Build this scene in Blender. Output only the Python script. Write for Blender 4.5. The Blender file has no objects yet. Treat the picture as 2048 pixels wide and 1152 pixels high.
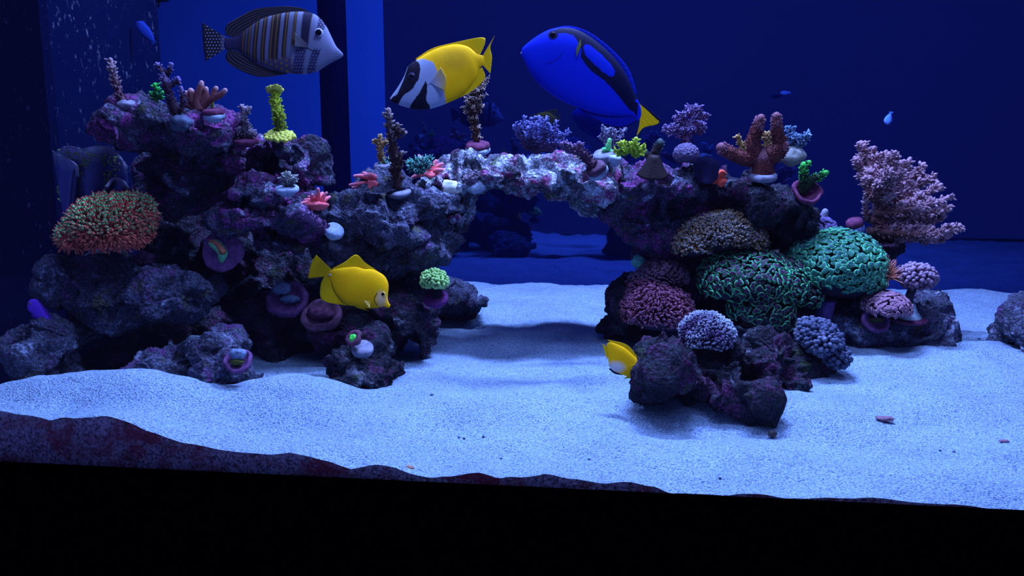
import bpy, math, random
import numpy as np
from mathutils import Vector, Matrix, Euler

# ------------------------------------------------------------------ camera, world, lights
SC = bpy.context.scene
COL = SC.collection
F = 1607.0                                   # focal length in pixels of the 2048x1152 frame
CAM_H, PITCH, YAW = 0.22, math.radians(9.0), math.radians(6.8)
cam_data = bpy.data.cameras.new('camera'); cam_data.sensor_width = 36.0
cam_data.lens = F/2048*36.0; cam_data.clip_start = 0.02
cam = bpy.data.objects.new('camera', cam_data); COL.objects.link(cam)
cam.location = (0, 0, CAM_H); cam.rotation_euler = (math.pi/2-PITCH, 0, YAW)
SC.camera = cam
world = bpy.data.worlds.new('dark_room'); SC.world = world; world.use_nodes = True
bg = world.node_tree.nodes['Background']
bg.inputs[0].default_value = (0.026, 0.030, 0.13, 1); bg.inputs[1].default_value = 2.2
SC.view_settings.view_transform = 'Standard'; SC.view_settings.look = 'None'
SC.view_settings.gamma = 1.0; SC.view_settings.use_curve_mapping = False
SC.view_settings.exposure = 0.0
def led(name, loc, size, power, color, tilt=0.0):
    l = bpy.data.lights.new(name, 'AREA'); l.shape = 'RECTANGLE'
    l.size, l.size_y = size; l.energy = power; l.color = color
    o = bpy.data.objects.new(name, l); COL.objects.link(o)
    o.location = loc; o.rotation_euler = (tilt, 0, 0)
    return o
LC = (0.27, 0.40, 1.0)
led('led_panel_rear', (0.06, 1.00, 0.86), (0.28, 0.06), 24.0, LC)
led('fish_fill_front', (0.02, 0.60, 0.86), (0.40, 0.07), 7.0, LC, math.radians(-12))  # fill lamp added towards the front to brighten the fish sides
led('led_panel_left', (-0.46, 0.90, 0.84), (0.18, 0.07), 5.0, LC)
led('led_panel_right', (0.56, 1.02, 0.86), (0.18, 0.07), 4.6, LC)

# ------------------------------------------------------------------ geometry helpers
R = np.array(Euler((math.pi/2-PITCH, 0, YAW)).to_matrix())
CAM = np.array([0, 0, CAM_H]); FWD = R @ np.array([0, 0, -1.0])
def ray(px, py): return R @ np.array([(px-1024)/F, -(py-576)/F, -1.0])
def at(px, py, Y):
    d = ray(px, py); return CAM + d*(Y/d[1])
def on_floor(px, py, z=0.0):
    d = ray(px, py); return CAM + d*((z-CAM_H)/d[2])
def ppm(p): return float(np.dot(np.asarray(p)-CAM, FWD))/F        # metres per photo pixel at p
rng = np.random.default_rng(7)

def hsh(i, j, k, seed):
    n = (i.astype(np.int64)*374761393 + j.astype(np.int64)*668265263 + k.astype(np.int64)*2147483647 + seed*1274126177) & 0xffffffff
    n = ((n ^ (n >> 13))*1274126177) & 0xffffffff
    n = ((n ^ (n >> 16))*2246822519) & 0xffffffff
    return ((n ^ (n >> 15)) & 0xffffff)/float(0xffffff)
def vnoise(p, seed=0):
    i = np.floor(p).astype(np.int64); f = p-i; u = f*f*f*(f*(f*6-15)+10)
    out = 0
    for a in (0, 1):
        wa = u[:, 0] if a else 1-u[:, 0]
        for b in (0, 1):
            wb = u[:, 1] if b else 1-u[:, 1]
            for c in (0, 1):
                wc = u[:, 2] if c else 1-u[:, 2]
                out = out + wa*wb*wc*hsh(i[:, 0]+a, i[:, 1]+b, i[:, 2]+c, seed)
    return out*2-1
def worley(p, seed=0):
    i = np.floor(p).astype(np.int64); best = np.full(len(p), 9.0)
    for a in (-1, 0, 1):
        for b in (-1, 0, 1):
            for c in (-1, 0, 1):
                x, y, z = i[:, 0]+a, i[:, 1]+b, i[:, 2]+c
                d = (x+hsh(x, y, z, seed)-p[:, 0])**2 + (y+hsh(x, y, z, seed+1)-p[:, 1])**2 + (z+hsh(x, y, z, seed+2)-p[:, 2])**2
                best = np.minimum(best, d)
    return np.sqrt(best)

class MB:
    """collects vertices and faces of one mesh"""
    def __init__(s): s.V = []; s.A = []; s.T = []; s.Q = []; s.n = 0; s.C = []
    def add(s, V, T=None, Q=None, a=0.0, col=None):
        V = np.asarray(V, float).reshape(-1, 3)
        s.V.append(V); s.A.append(np.broadcast_to(np.asarray(a, float), (len(V),)).copy())
        if col is not None: s.C.append(np.asarray(col, float))
        if T is not None and len(T): s.T.append(np.asarray(T, int)+s.n)
        if Q is not None and len(Q): s.Q.append(np.asarray(Q, int)+s.n)
        s.n += len(V)
    def arrays(s):
        V = np.concatenate(s.V)
        T = np.concatenate(s.T) if s.T else np.zeros((0, 3), int)
        Q = np.concatenate(s.Q) if s.Q else np.zeros((0, 4), int)
        return V, T, Q, np.concatenate(s.A)
    def build(s, name, mat, parent=None, local=False, smooth=True):
        V, T, Q, A = s.arrays()
        if parent is None:
            org = np.array([(V[:, 0].min()+V[:, 0].max())/2, (V[:, 1].min()+V[:, 1].max())/2, V[:, 2].min()])
        elif local: org = np.zeros(3)
        else:
            org = np.array(parent.location)
            if parent.parent is not None: org = org+np.array(parent.parent.location)
        V = V-org
        me = bpy.data.meshes.new(name)
        me.vertices.add(len(V)); me.vertices.foreach_set('co', V.ravel())
        nl = 3*len(T)+4*len(Q); me.loops.add(nl)
        me.loops.foreach_set('vertex_index', np.concatenate([T.ravel(), Q.ravel()]).astype(np.int32))
        me.polygons.add(len(T)+len(Q))
        st = np.concatenate([np.arange(len(T))*3, 3*len(T)+np.arange(len(Q))*4]).astype(np.int32)
        me.polygons.foreach_set('loop_start', st)
        me.polygons.foreach_set('use_smooth', np.full(len(st), smooth))
        at_ = me.attributes.new('tip', 'FLOAT', 'POINT'); at_.data.foreach_set('value', A)
        if s.C:
            c = np.concatenate(s.C); c4 = np.ones((len(c), 4)); c4[:, :3] = c
            ca = me.attributes.new('pigment', 'FLOAT_COLOR', 'POINT'); ca.data.foreach_set('color', c4.ravel())
        me.update(calc_edges=True); me.validate()
        me.materials.append(mat)
        o = bpy.data.objects.new(name, me); COL.objects.link(o)
        if parent is None: o.location = org
        else: o.parent = parent
        return o

def tag(o, label, cat, group=None, kind=None):
    o['label'] = label; o['category'] = cat
    if group: o['group'] = group
    if kind: o['kind'] = kind
    return o
def thing(name, label, cat, loc, group=None):
    o = bpy.data.objects.new(name, None); COL.objects.link(o); o.location = loc; o.empty_display_size = 0.01
    return tag(o, label, cat, group)
def structure(o): o['kind'] = 'structure'; return o

def unit(v): v = np.asarray(v, float); return v/max(np.linalg.norm(v), 1e-9)
def smooth_path(P, n):
    P = np.asarray(P, float)
    if len(P) == 2: return P[0]+(P[1]-P[0])*np.linspace(0, 1, n)[:, None]
    E = np.vstack([2*P[0]-P[1], P, 2*P[-1]-P[-2]]); out = []
    for t in np.linspace(0, len(P)-1-1e-6, n):
        i = int(t); f = t-i; a, b, c, d = E[i], E[i+1], E[i+2], E[i+3]
        out.append(0.5*(2*b+(c-a)*f+(2*a-5*b+4*c-d)*f*f+(3*b-a-3*c+d)*f**3))
    return np.array(out)
def tube(mb, P, rad, sides=8, a0=0.0, a1=1.0, cap=True, lump=0.0, seed=0):
    P = np.asarray(P, float); n = len(P); rad = np.broadcast_to(np.asarray(rad, float), (n,)).copy()
    tp = np.linspace(a0, a1, n)
    if cap:                                            # rounded end
        d = unit(P[-1]-P[-2]); r = rad[-1]
        ex = [(math.sin(t)*r, math.cos(t)*r) for t in (0.5, 0.95, 1.3)]
        P = np.vstack([P]+[P[n-1]+d*e for e, _ in ex]); rad = np.concatenate([rad, [q for _, q in ex]])
        tp = np.concatenate([tp, [a1]*3]); n += 3
    D = np.gradient(P, axis=0); D /= np.linalg.norm(D, axis=1)[:, None]+1e-12
    u = np.cross(D[0], [0.3, 0.9, 0.1]); u = unit(u); V = []
    th = np.arange(sides)*2*math.pi/sides
    for i in range(n):
        u = unit(u-D[i]*np.dot(u, D[i])); w = np.cross(D[i], u)
        V.append(P[i]+rad[i]*(np.cos(th)[:, None]*u+np.sin(th)[:, None]*w))
    V = np.concatenate(V)
    if lump:
        c = np.repeat(P, sides, axis=0); k = 1+lump*vnoise(V/(rad.max()*1.6)+seed*7.1, seed)
        V = c+(V-c)*k[:, None]
    i = np.arange(n-1)[:, None]*sides; j = np.arange(sides)[None]; k = (j+1) % sides
    Q = np.stack([i+j, i+k, i+sides+k, i+sides+j], -1).reshape(-1, 4)
    e = P[-1]+D[-1]*rad[-1]*0.25
    V = np.vstack([V, P[0], e]); A = np.concatenate([np.repeat(tp, sides), [a0, a1]])
    j = np.arange(sides); k = (j+1) % sides
    T = np.concatenate([np.stack([j*0+len(V)-2, k, j], 1), np.stack([j*0+len(V)-1, (n-1)*sides+j, (n-1)*sides+k], 1)])
    mb.add(V, T, Q, A)
def tube_tpl(P, rad, sides, a0=0, a1=1):
    m = MB(); tube(m, P, rad, sides, a0, a1); return m.arrays()
def scatter(mb, tpl, pos, zd, xd, sc, amul=None, aadd=None):
    """instances of a template placed at pos with their z axis along zd, baked into mb"""
    V, T, Q, A = tpl; n, m = len(pos), len(V)
    zd = zd/np.linalg.norm(zd, axis=1)[:, None]
    xd = xd-zd*np.sum(xd*zd, 1)[:, None]; xd = xd/(np.linalg.norm(xd, axis=1)[:, None]+1e-12); yd = np.cross(zd, xd)
    sc = np.asarray(sc, float)
    if sc.ndim == 1: sc = np.stack([sc]*3, 1)
    W = V[None]*sc[:, None, :]
    X = pos[:, None]+W[..., 0:1]*xd[:, None]+W[..., 1:2]*yd[:, None]+W[..., 2:3]*zd[:, None]
    off = (np.arange(n)*m)[:, None, None]
    a = np.broadcast_to(A, (n, m)).copy()
    if amul is not None: a = a*amul[:, None]
    if aadd is not None: a = a+aadd[:, None]
    mb.add(X.reshape(-1, 3), (T[None]+off).reshape(-1, 3), (Q[None]+off).reshape(-1, 4), a.ravel())
def lathe(mb, prof, c, axis, n=28, a=0.0, wob=0.0, seed=0, squash=1.0):
    """profile (radius, height[, tip]) turned about axis through c"""
    c = np.asarray(c, float); z = unit(axis); x = unit(np.cross([0, 1, 0.01], z)); y = np.cross(z, x)
    pr = np.array([p[:2] for p in prof], float); tp = np.array([p[2] if len(p) > 2 else a for p in prof], float)
    th = np.arange(n)*2*math.pi/n; wobv = 1+wob*np.array([math.sin(3*t+seed)+.6*math.sin(5*t+2*seed)+.4*math.sin(9*t+seed*3) for t in th])
    V = (c+pr[:, None, 1:2]*z+pr[:, None, 0:1]*wobv[None, :, None]*(np.cos(th)[None, :, None]*x+squash*np.sin(th)[None, :, None]*y)).reshape(-1, 3)
    m = len(pr); i = np.arange(m-1)[:, None]*n; j = np.arange(n)[None]; k = (j+1) % n
    Q = np.stack([i+j, i+k, i+n+k, i+n+j], -1).reshape(-1, 4)
    V = np.vstack([V, c+z*pr[0, 1], c+z*pr[-1, 1]]); j = np.arange(n); k = (j+1) % n
    T = np.concatenate([np.stack([j*0+len(V)-2, k, j], 1), np.stack([j*0+len(V)-1, (m-1)*n+j, (m-1)*n+k], 1)])
    mb.add(V, T, Q, np.concatenate([np.repeat(tp, n), [tp[0], tp[-1]]]))
def box(mb, lo, hi):
    x0, y0, z0 = lo; x1, y1, z1 = hi
    V = [(x0,y0,z0),(x1,y0,z0),(x1,y1,z0),(x0,y1,z0),(x0,y0,z1),(x1,y0,z1),(x1,y1,z1),(x0,y1,z1)]
    mb.add(V, None, [(3,2,1,0),(4,5,6,7),(0,1,5,4),(1,2,6,5),(2,3,7,6),(3,0,4,7)])

# ------------------------------------------------------------------ materials
def lin(c):
    c = np.asarray(c, float)/255.0
    return np.where(c <= 0.04045, c/12.92, ((c+0.055)/1.055)**2.4)
SIDE = np.array([0.72, 0.78, 1.50])           # light reaching the things, for turning seen colour into own colour
def alb(*c): return tuple(np.clip(lin(c)/SIDE, 0.012, 0.92))
MATS = {}
def new_mat(name):
    m = bpy.data.materials.new(name); m.use_nodes = True; nt = m.node_tree
    b = nt.nodes['Principled BSDF']; b.inputs['Specular IOR Level'].default_value = 0.10     # wet under water: hardly any sheen
    return m, nt, b
def nd(nt, typ, **kw):
    n = nt.nodes.new(typ)
    for k, v in kw.items():
        if k in n.inputs: n.inputs[k].default_value = v
        else: setattr(n, k, v)
    return n
def noise(nt, scale, detail=4, rough=0.6, co=None, dist=0.0):
    n = nd(nt, 'ShaderNodeTexNoise', Scale=scale, Detail=detail, Roughness=rough, Distortion=dist)
    if co is not None: nt.links.new(co, n.inputs['Vector'])
    return n
def ramp(nt, fac, stops, interp='LINEAR'):
    r = nt.nodes.new('ShaderNodeValToRGB'); r.color_ramp.interpolation = interp
    e = r.color_ramp.elements
    while len(e) < len(stops): e.new(0.5)
    for i, (p, c) in enumerate(stops):
        e[i].position = p; e[i].color = (*c, 1) if len(c) == 3 else c
    nt.links.new(fac, r.inputs[0]); return r
def mix(nt, fac, a, b, blend='MIX'):
    m = nt.nodes.new('ShaderNodeMix'); m.data_type = 'RGBA'; m.blend_type = blend
    for s, i in ((fac, 0), (a, 6), (b, 7)):
        if isinstance(s, (int, float)): m.inputs[i].default_value = s
        elif isinstance(s, tuple): m.inputs[i].default_value = (*s, 1) if len(s) == 3 else s
        else: nt.links.new(s, m.inputs[i])
    return m.outputs[2]
def bump(nt, bsdf, h, strength, dist):
    b = nd(nt, 'ShaderNodeBump', Strength=strength, Distance=dist); nt.links.new(h, b.inputs['Height'])
    nt.links.new(b.outputs[0], bsdf.inputs['Normal']); return b
def objco(nt): return nt.nodes.new('ShaderNodeTexCoord').outputs['Object']
def solid(name, col, rough=0.6, var=0.25, scale=300, bmp=0.0008):
    m, nt, b = new_mat(name); co = objco(nt); n = noise(nt, scale, 3, 0.6, co)
    c = ramp(nt, n.outputs[0], [(0.3, tuple(np.array(col)*(1-var))), (0.7, tuple(np.minimum(np.array(col)*(1+var), 1)))])
    nt.links.new(c.outputs[0], b.inputs['Base Color']); b.inputs['Roughness'].default_value = rough
    if bmp: bump(nt, b, n.outputs[0], 0.6, bmp)
    return m
def coral_mat(name, base, tip, p0=0.35, p1=0.95, rough=0.55, scale=500, var=0.3, sss=0.0, bmp=0.0006):
    """own colour runs from the flesh to the growing tips by the 'tip' attribute"""
    if name in MATS: return MATS[name]
    m, nt, b = new_mat(name); co = objco(nt)
    a = nt.nodes.new('ShaderNodeAttribute'); a.attribute_name = 'tip'
    r = ramp(nt, a.outputs['Fac'], [(p0, tuple(base)), (p1, tuple(tip))])
    n = noise(nt, scale, 3, 0.6, co); n2 = noise(nt, scale*0.12, 3, 0.6, co)
    v = ramp(nt, n.outputs[0], [(0.3, (1-var,)*3), (0.7, (1, 1, 1))]); v2 = ramp(nt, n2.outputs[0], [(0.3, (1-var*.8,)*3), (0.7, (1, 1, 1))])
    c = mix(nt, 1.0, mix(nt, 1.0, r.outputs[0], v.outputs[0], 'MULTIPLY'), v2.outputs[0], 'MULTIPLY')
    nt.links.new(c, b.inputs['Base Color']); b.inputs['Roughness'].default_value = rough
    if bmp: bump(nt, b, n.outputs[0], 0.7, bmp)
    MATS[name] = m; return m
def rock_mat(name, dark, mid, light, purple, green, pamt=0.5, seed=0.0, lamt=0.58):
    m, nt, b = new_mat(name); co = objco(nt)
    mp = nt.nodes.new('ShaderNodeMapping'); nt.links.new(co, mp.inputs[0]); mp.inputs['Location'].default_value = (seed, seed*.7, seed*1.3)
    v = mp.outputs[0]
    n1 = noise(nt, 34, 6, 0.7, v, 0.6); n2 = noise(nt, 90, 5, 0.7, v); n3 = noise(nt, 22, 5, 0.65, v, 1.0); n4 = noise(nt, 420, 4, 0.7, v)
    base = ramp(nt, n1.outputs[0], [(0.32, dark), (0.5, mid), (lamt, mid), (lamt+0.12, light)]).outputs[0]
    pm = ramp(nt, n3.outputs[0], [(0.62-pamt*0.25, (0, 0, 0)), (0.70-pamt*0.22, (1, 1, 1))]).outputs[0]
    pm2 = ramp(nt, n2.outputs[0], [(0.40, (0, 0, 0)), (0.56, (1, 1, 1))]).outputs[0]
    c = mix(nt, mix(nt, 1.0, pm, pm2, 'MULTIPLY'), base, purple)
    n5 = noise(nt, 48, 4, 0.6, v)
    gm = ramp(nt, n5.outputs[0], [(0.60, (0, 0, 0)), (0.68, (.75, .75, .75))]).outputs[0]
    c = mix(nt, gm, c, green)
    sp = ramp(nt, n4.outputs[0], [(0.38, (.42, .42, .42)), (0.50, (.9, .9, .9)), (0.64, (1.9, 1.9, 1.9))]).outputs[0]
    c = mix(nt, 1.0, c, sp, 'MULTIPLY')
    nt.links.new(c, b.inputs['Base Color']); b.inputs['Roughness'].default_value = 0.75
    vo = nd(nt, 'ShaderNodeTexVoronoi', Scale=260.0); nt.links.new(v, vo.inputs['Vector'])
    h = nt.nodes.new('ShaderNodeMath'); h.operation = 'ADD'; nt.links.new(vo.outputs['Distance'], h.inputs[0]); nt.links.new(n4.outputs[0], h.inputs[1])
    bump(nt, b, h.outputs[0], 1.0, 0.0026)
    return m
ROCK_PURPLE = rock_mat('purple_live_rock', (.008,.008,.016), (.050,.050,.085), (.36,.40,.54), (.19,.035,.17), (.075,.09,.035), 0.58, 1.3)
ROCK_GREY = rock_mat('grey_live_rock', (.010,.010,.018), (.068,.074,.118), (.38,.43,.58), (.10,.035,.13), (.075,.085,.045), 0.15, 7.7)
ROCK_PALE = rock_mat('pale_live_rock', (.020,.021,.034), (.125,.135,.175), (.50,.55,.64), (.26,.045,.15), (.13,.17,.06), 0.45, 4.1, 0.47)
ROCK_DARK = rock_mat('dark_live_rock', (.006,.006,.010), (.022,.023,.034), (.17,.18,.23), (.085,.02,.07), (.04,.055,.025), 0.4, 2.9)

# ------------------------------------------------------------------ the tank (structure)
Y_FRONT = 0.5*(at(100, 923, 1)[1])  # placeholder, set below
d = ray(1024, 970); Y_FRONT = float((CAM + d*(-CAM_H/d[2]))[1])
d = ray(1024, 566); Y_BACK = float((CAM + d*(-CAM_H/d[2]))[1])
X_LEFT, X_RIGHT, Z_TOP = -1.02, 1.50, 0.62
# sand: heights pinned along the glass and at mounds and hollows seen in the picture
pins = []
contact = [(0,830),(60,842),(100,850),(150,842),(210,838),(265,848),(330,870),(420,890),(480,898),(540,905),(580,900),(640,918),(700,935),(740,928),
           (790,938),(840,950),(900,955),(960,945),(1000,955),(1090,950),(1140,965),(1250,972),(1330,985),(1450,994),(1600,1000),(1800,1008),(2048,1018)]
cx = np.array([at(x, y, Y_FRONT)[0] for x, y in contact]); cz = np.array([at(x, y, Y_FRONT)[2] for x, y in contact])
def sand_height(X, Y):
    edge = np.interp(X, cx, cz)
    inner = np.zeros_like(X)
    def g(px, py, z, s, sy=None):
        p = on_floor(px, py, max(z, 0)); sy = sy or s
        return z*np.exp(-((X-p[0])/s)**2-((Y-p[1])/sy)**2)
    inner += g(165, 765, .034, .13, .07)+g(590, 770, .022, .045, .05)+g(330, 800, .012, .10, .06)
    inner += g(1040, 600, .012, .16, .10)+g(1000, 700, -.012, .10, .06)+g(1640, 800, .012, .07, .05)+g(1430, 850, -.010, .10, .05)
    inner += g(1750, 840, -.006, .12, .05)+g(1000, 800, .006, .14, .06)+g(1950, 700, .012, .2, .15)+g(1330, 780, .006, .05, .04)
    p0 = on_floor(0, 740)
    inner -= .085*np.exp(-np.maximum(0, X-(p0[0]+.03))**2/.02**2)*np.clip((Y-.66)/.08, 0, 1)     # hollow behind the left mound
    w = np.exp(-((Y-Y_FRONT)/.055)**2)
    P = np.stack([X.ravel(), Y.ravel(), 0*X.ravel()], 1)
    n = (vnoise(P*16, 3)*.0035+vnoise(P*40, 5)*.0016+vnoise(P*110, 8)*.0007).reshape(X.shape)
    return edge*w+inner*(1-w)+n
nx, ny = 780, 300
gx = np.linspace(X_LEFT, X_RIGHT, nx); t = np.linspace(0, 1, ny); gy = Y_FRONT+(Y_BACK-Y_FRONT)*t
GX, GY = np.meshgrid(gx, gy); GZ = sand_height(GX, GY)
mb = MB(); i = (np.arange(ny-1)*nx)[:, None]; j = np.arange(nx-1)[None]
Q = np.stack([i+j, i+j+1, i+nx+j+1, i+nx+j], -1).reshape(-1, 4)
mb.add(np.stack([GX, GY, GZ], -1).reshape(-1, 3), None, Q)
def sand_mat():
    m, nt, b = new_mat('aragonite_sand'); co = objco(nt)
    n1 = noise(nt, 700, 2, 0.5, co); n2 = noise(nt, 12, 4, 0.6, co); n3 = noise(nt, 230, 3, 0.6, co)
    c = ramp(nt, n1.outputs[0], [(0.32, (.07,.11,.17)), (0.47, (.24,.35,.45)), (0.75, (.40,.55,.66))]).outputs[0]
    c = mix(nt, 1.0, c, ramp(nt, n2.outputs[0], [(0.3, (.80,.80,.86)), (0.6, (1, 1, 1))]).outputs[0], 'MULTIPLY')
    c = mix(nt, 1.0, c, ramp(nt, n3.outputs[0], [(0.28, (.55,.55,.62)), (0.42, (1, 1, 1))]).outputs[0], 'MULTIPLY')
    nt.links.new(c, b.inputs['Base Color']); b.inputs['Roughness'].default_value = 0.9
    a = nt.nodes.new('ShaderNodeMath'); a.operation = 'ADD'; nt.links.new(n1.outputs[0], a.inputs[0]); nt.links.new(n3.outputs[0], a.inputs[1])
    bump(nt, b, a.outputs[0], 0.9, 0.0022)
    return m
floor = structure(mb.build('floor', sand_mat()))
floor['label'] = 'pale rippled sand bed covering the bottom of the tank'
mb = MB()                                               # the side of the sand pressed against the glass
top = np.stack([gx, 0*gx+Y_FRONT, GZ[0]], 1); rows = 8
V = np.concatenate([np.stack([gx, 0*gx+Y_FRONT, GZ[0]*(1-k/rows)+(-.03)*(k/rows)], 1) for k in range(rows+1)])
i = (np.arange(rows)*nx)[:, None]
mb.add(V, None, np.stack([i+j, i+nx+j, i+nx+j+1, i+j+1], -1).reshape(-1, 4))
def substrate_mat():
    m, nt, b = new_mat('algae_stained_sand'); co = objco(nt)
    n1 = noise(nt, 520, 3, 0.6, co); n2 = noise(nt, 22, 5, 0.65, co, 0.8); n3 = noise(nt, 40, 5, 0.65, co)
    c = ramp(nt, n1.outputs[0], [(0.36, (.10,.10,.14)), (0.52, (.48,.45,.55)), (0.7, (.75,.70,.78))]).outputs[0]
    c = mix(nt, ramp(nt, n2.outputs[0], [(0.47, (0, 0, 0)), (0.60, (.9, .9, .9))]).outputs[0], c, (.34,.05,.09))
    c = mix(nt, ramp(nt, n3.outputs[0], [(0.58, (0, 0, 0)), (0.68, (.8, .8, .8))]).outputs[0], c, (.07,.05,.03))
    nt.links.new(c, b.inputs['Base Color']); b.inputs['Roughness'].default_value = 0.8
    bump(nt, b, n1.outputs[0], 0.8, 0.002); return m
mb.build('substrate_face', substrate_mat(), floor)

def glossy_wall(name, base, refl, fac, specks=0.0):
    """smooth tank panel: dull ground under a tinted mirror-like sheet"""
    m, nt, b = new_mat(name); co = objco(nt)
    n = noise(nt, 2.5, 3, 0.5, co)
    c = ramp(nt, n.outputs[0], [(0.3, tuple(np.array(base)*.85)), (0.7, tuple(np.array(base)*1.1))]).outputs[0]
    if specks:
        mp = nt.nodes.new('ShaderNodeMapping'); nt.links.new(co, mp.inputs[0]); mp.inputs['Scale'].default_value = (1, 1, .55)
        s1 = noise(nt, 170, 3, 0.7, mp.outputs[0]); s2 = noise(nt, 18, 3, 0.6, mp.outputs[0])
        f = mix(nt, 1.0, ramp(nt, s1.outputs[0], [(0.60, (0, 0, 0)), (0.72, (1, 1, 1))]).outputs[0], ramp(nt, s2.outputs[0], [(0.42, (0, 0, 0)), (0.62, (1, 1, 1))]).outputs[0], 'MULTIPLY')
        c = mix(nt, f, c, (.10, .11, .16))
        s3 = noise(nt, 500, 2, 0.6, co)
        c = mix(nt, ramp(nt, s3.outputs[0], [(0.70, (0, 0, 0)), (0.76, (.8, .8, .8))]).outputs[0], c, (.16, .18, .26))
    nt.links.new(c, b.inputs['Base Color']); b.inputs['Roughness'].default_value = 0.6
    b.inputs['Specular IOR Level'].default_value = 0.0
    g = nd(nt, 'ShaderNodeBsdfGlossy', Roughness=0.025); g.inputs['Color'].default_value = (*refl, 1)
    ms = nt.nodes.new('ShaderNodeMixShader'); ms.inputs[0].default_value = fac
    nt.links.new(b.outputs[0], ms.inputs[1]); nt.links.new(g.outputs[0], ms.inputs[2])
    nt.links.new(ms.outputs[0], nt.nodes['Material Output'].inputs[0])
    return m
REFL = (.07, .13, .55)  # blue tint puts the water haze into the reflections
back_mat = glossy_wall('dark_back_pane', (.0006, .0015, .016), REFL, 0.36)  # blue base paints in the water haze that lifts the dark pane
pane_light_mat = glossy_wall('blue_pane_light', (.005, .026, .19), REFL, 0.10)  # blue colour painted for the light showing in the back pane
mb = MB(); box(mb, (X_LEFT-.02, Y_BACK, -.10), (X_RIGHT+.02, Y_BACK+.012, Z_TOP)); wall_back = structure(mb.build('wall_back', back_mat, smooth=False))
for (pa, pb) in ((250, 640), (697, 770)):  # sheets added to carry that painted blue light
    mb = MB(); xa, xb = at(pa, 180, Y_BACK)[0], at(pb, 180, Y_BACK)[0]
    box(mb, (xa, Y_BACK-.0015, .0), (xb, Y_BACK-.0001, Z_TOP)); o = mb.build('pane_light_sheet', pane_light_mat, wall_back, smooth=False)
side_mat = glossy_wall('dark_side_pane', (.004, .006, .04), REFL, 0.12)
mb = MB(); box(mb, (X_LEFT-.012, Y_FRONT, -.10), (X_LEFT, Y_BACK, Z_TOP)); structure(mb.build('wall_left', side_mat, smooth=False))
mb = MB(); box(mb, (X_RIGHT, Y_FRONT, -.10), (X_RIGHT+.012, Y_BACK, Z_TOP)); structure(mb.build('wall_right', side_mat, smooth=False))
# black stand below the front glass
black, nt, b = new_mat('black_stand'); co = objco(nt); n = noise(nt, 60, 3, 0.5, co)
nt.links.new(ramp(nt, n.outputs[0], [(0.3, (.0006,.0006,.0016)), (0.7, (.0012,.0012,.003))]).outputs[0], b.inputs['Base Color']); b.inputs['Roughness'].default_value = 0.6
b.inputs['Specular IOR Level'].default_value = 0.0
mb = MB(); box(mb, (X_LEFT-.1, Y_FRONT-.035, -.60), (X_RIGHT+.1, Y_FRONT-.012, at(1024, 970, Y_FRONT-.012)[2]-.0005)); structure(mb.build('trim_1', black, smooth=False))

# ------------------------------------------------------------------ live rock
def ico(sub):
    import bmesh
    bm = bmesh.new(); bmesh.ops.create_icosphere(bm, subdivisions=sub, radius=1)
    V = np.array([v.co for v in bm.verts]); T = np.array([[v.index for v in f.verts] for f in bm.faces]); bm.free(); return V, T
ICO4, ICO2, ICO1, ICO3 = ico(4), ico(2), ico(1), ico(3)
def rock(label, lobes, mat, voxel=.0020, amp=1.0, seed=0, rough=1.0, cut=None, sink=0.0):
    mb = MB()
    for L in lobes:
        px, py, rx, ry, Y, rd = L[:6]; rot = math.radians(L[6]) if len(L) > 6 else 0
        c = at(px, py, Y); s = ppm(c); V = ICO4[0]*np.array([rx*s*.93, rd, ry*s*.93])
        k = 1+.10*vnoise(ICO4[0]*1.7+px*.37, seed); V = V*k[:, None]
        cr, sr = math.cos(rot), math.sin(rot)
        V = np.stack([V[:, 0]*cr-V[:, 2]*sr, V[:, 1], V[:, 0]*sr+V[:, 2]*cr], 1)
        mb.add(c+V, ICO4[1])
    tmp = mb.build('tmp_rock', mat, smooth=True)
    md = tmp.modifiers.new('r', 'REMESH'); md.mode = 'VOXEL'; md.voxel_size = voxel
    dg = bpy.context.evaluated_depsgraph_get()
    me = bpy.data.meshes.new_from_object(tmp.evaluated_get(dg)); org = np.array(tmp.location)
    old = tmp.data; bpy.data.objects.remove(tmp); bpy.data.meshes.remove(old)
    n = len(me.vertices); V = np.zeros(n*3); me.vertices.foreach_get('co', V); V = V.reshape(-1, 3)
    N = np.zeros(n*3); me.vertices.foreach_get('normal', N); N = N.reshape(-1, 3)
    P = V+org+seed*3.7
    warp = np.stack([vnoise(P*36, seed+20), vnoise(P*36, seed+21), vnoise(P*36, seed+22)], 1)
    d = .012*vnoise(P*20, seed)+.008*vnoise(P*44, seed+1)
    m = np.clip(vnoise(P*17, seed+30)*2.2+.5, 0, 1)
    w1 = worley(P*56+warp*.45, seed+3); d += rough*(m*.0125*(w1-.55)+(1-m)*.0070*(.45-w1))
    w2 = worley(P*125+warp*.5, seed+6); d += rough*(m*.0052*(w2-.5)+(1-m)*.0052*(.45-w2))
    pit = np.clip((vnoise(P*38, seed+11)-.26)/.22, 0, 1); d -= rough*.017*pit
    d += rough*(.0022*(1-2*np.abs(vnoise(P*150, seed+14)))+.0015*vnoise(P*300, seed+13))
    d *= amp
    tw = warp*.003*amp
    V = V+N*d[:, None]+tw
    me.vertices.foreach_set('co', V.ravel()); me.update()
    me.polygons.foreach_set('use_smooth', np.ones(len(me.polygons), bool))
    me.materials.clear(); me.materials.append(mat); me.name = 'live_rock'
    o = bpy.data.objects.new('live_rock', me); COL.objects.link(o); o.location = org
    return tag(o, label, 'rock', 'live rock of the reef')
rock('purple crusted ledge rock at the top left, carrying a row of coral sticks',
     [(330,250,105,45,.80,.06),(262,258,50,42,.77,.05),(415,262,55,40,.79,.06),(300,225,55,24,.80,.045),(375,350,105,95,.87,.06),(440,300,40,40,.84,.05)], ROCK_PURPLE, seed=1)
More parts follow.
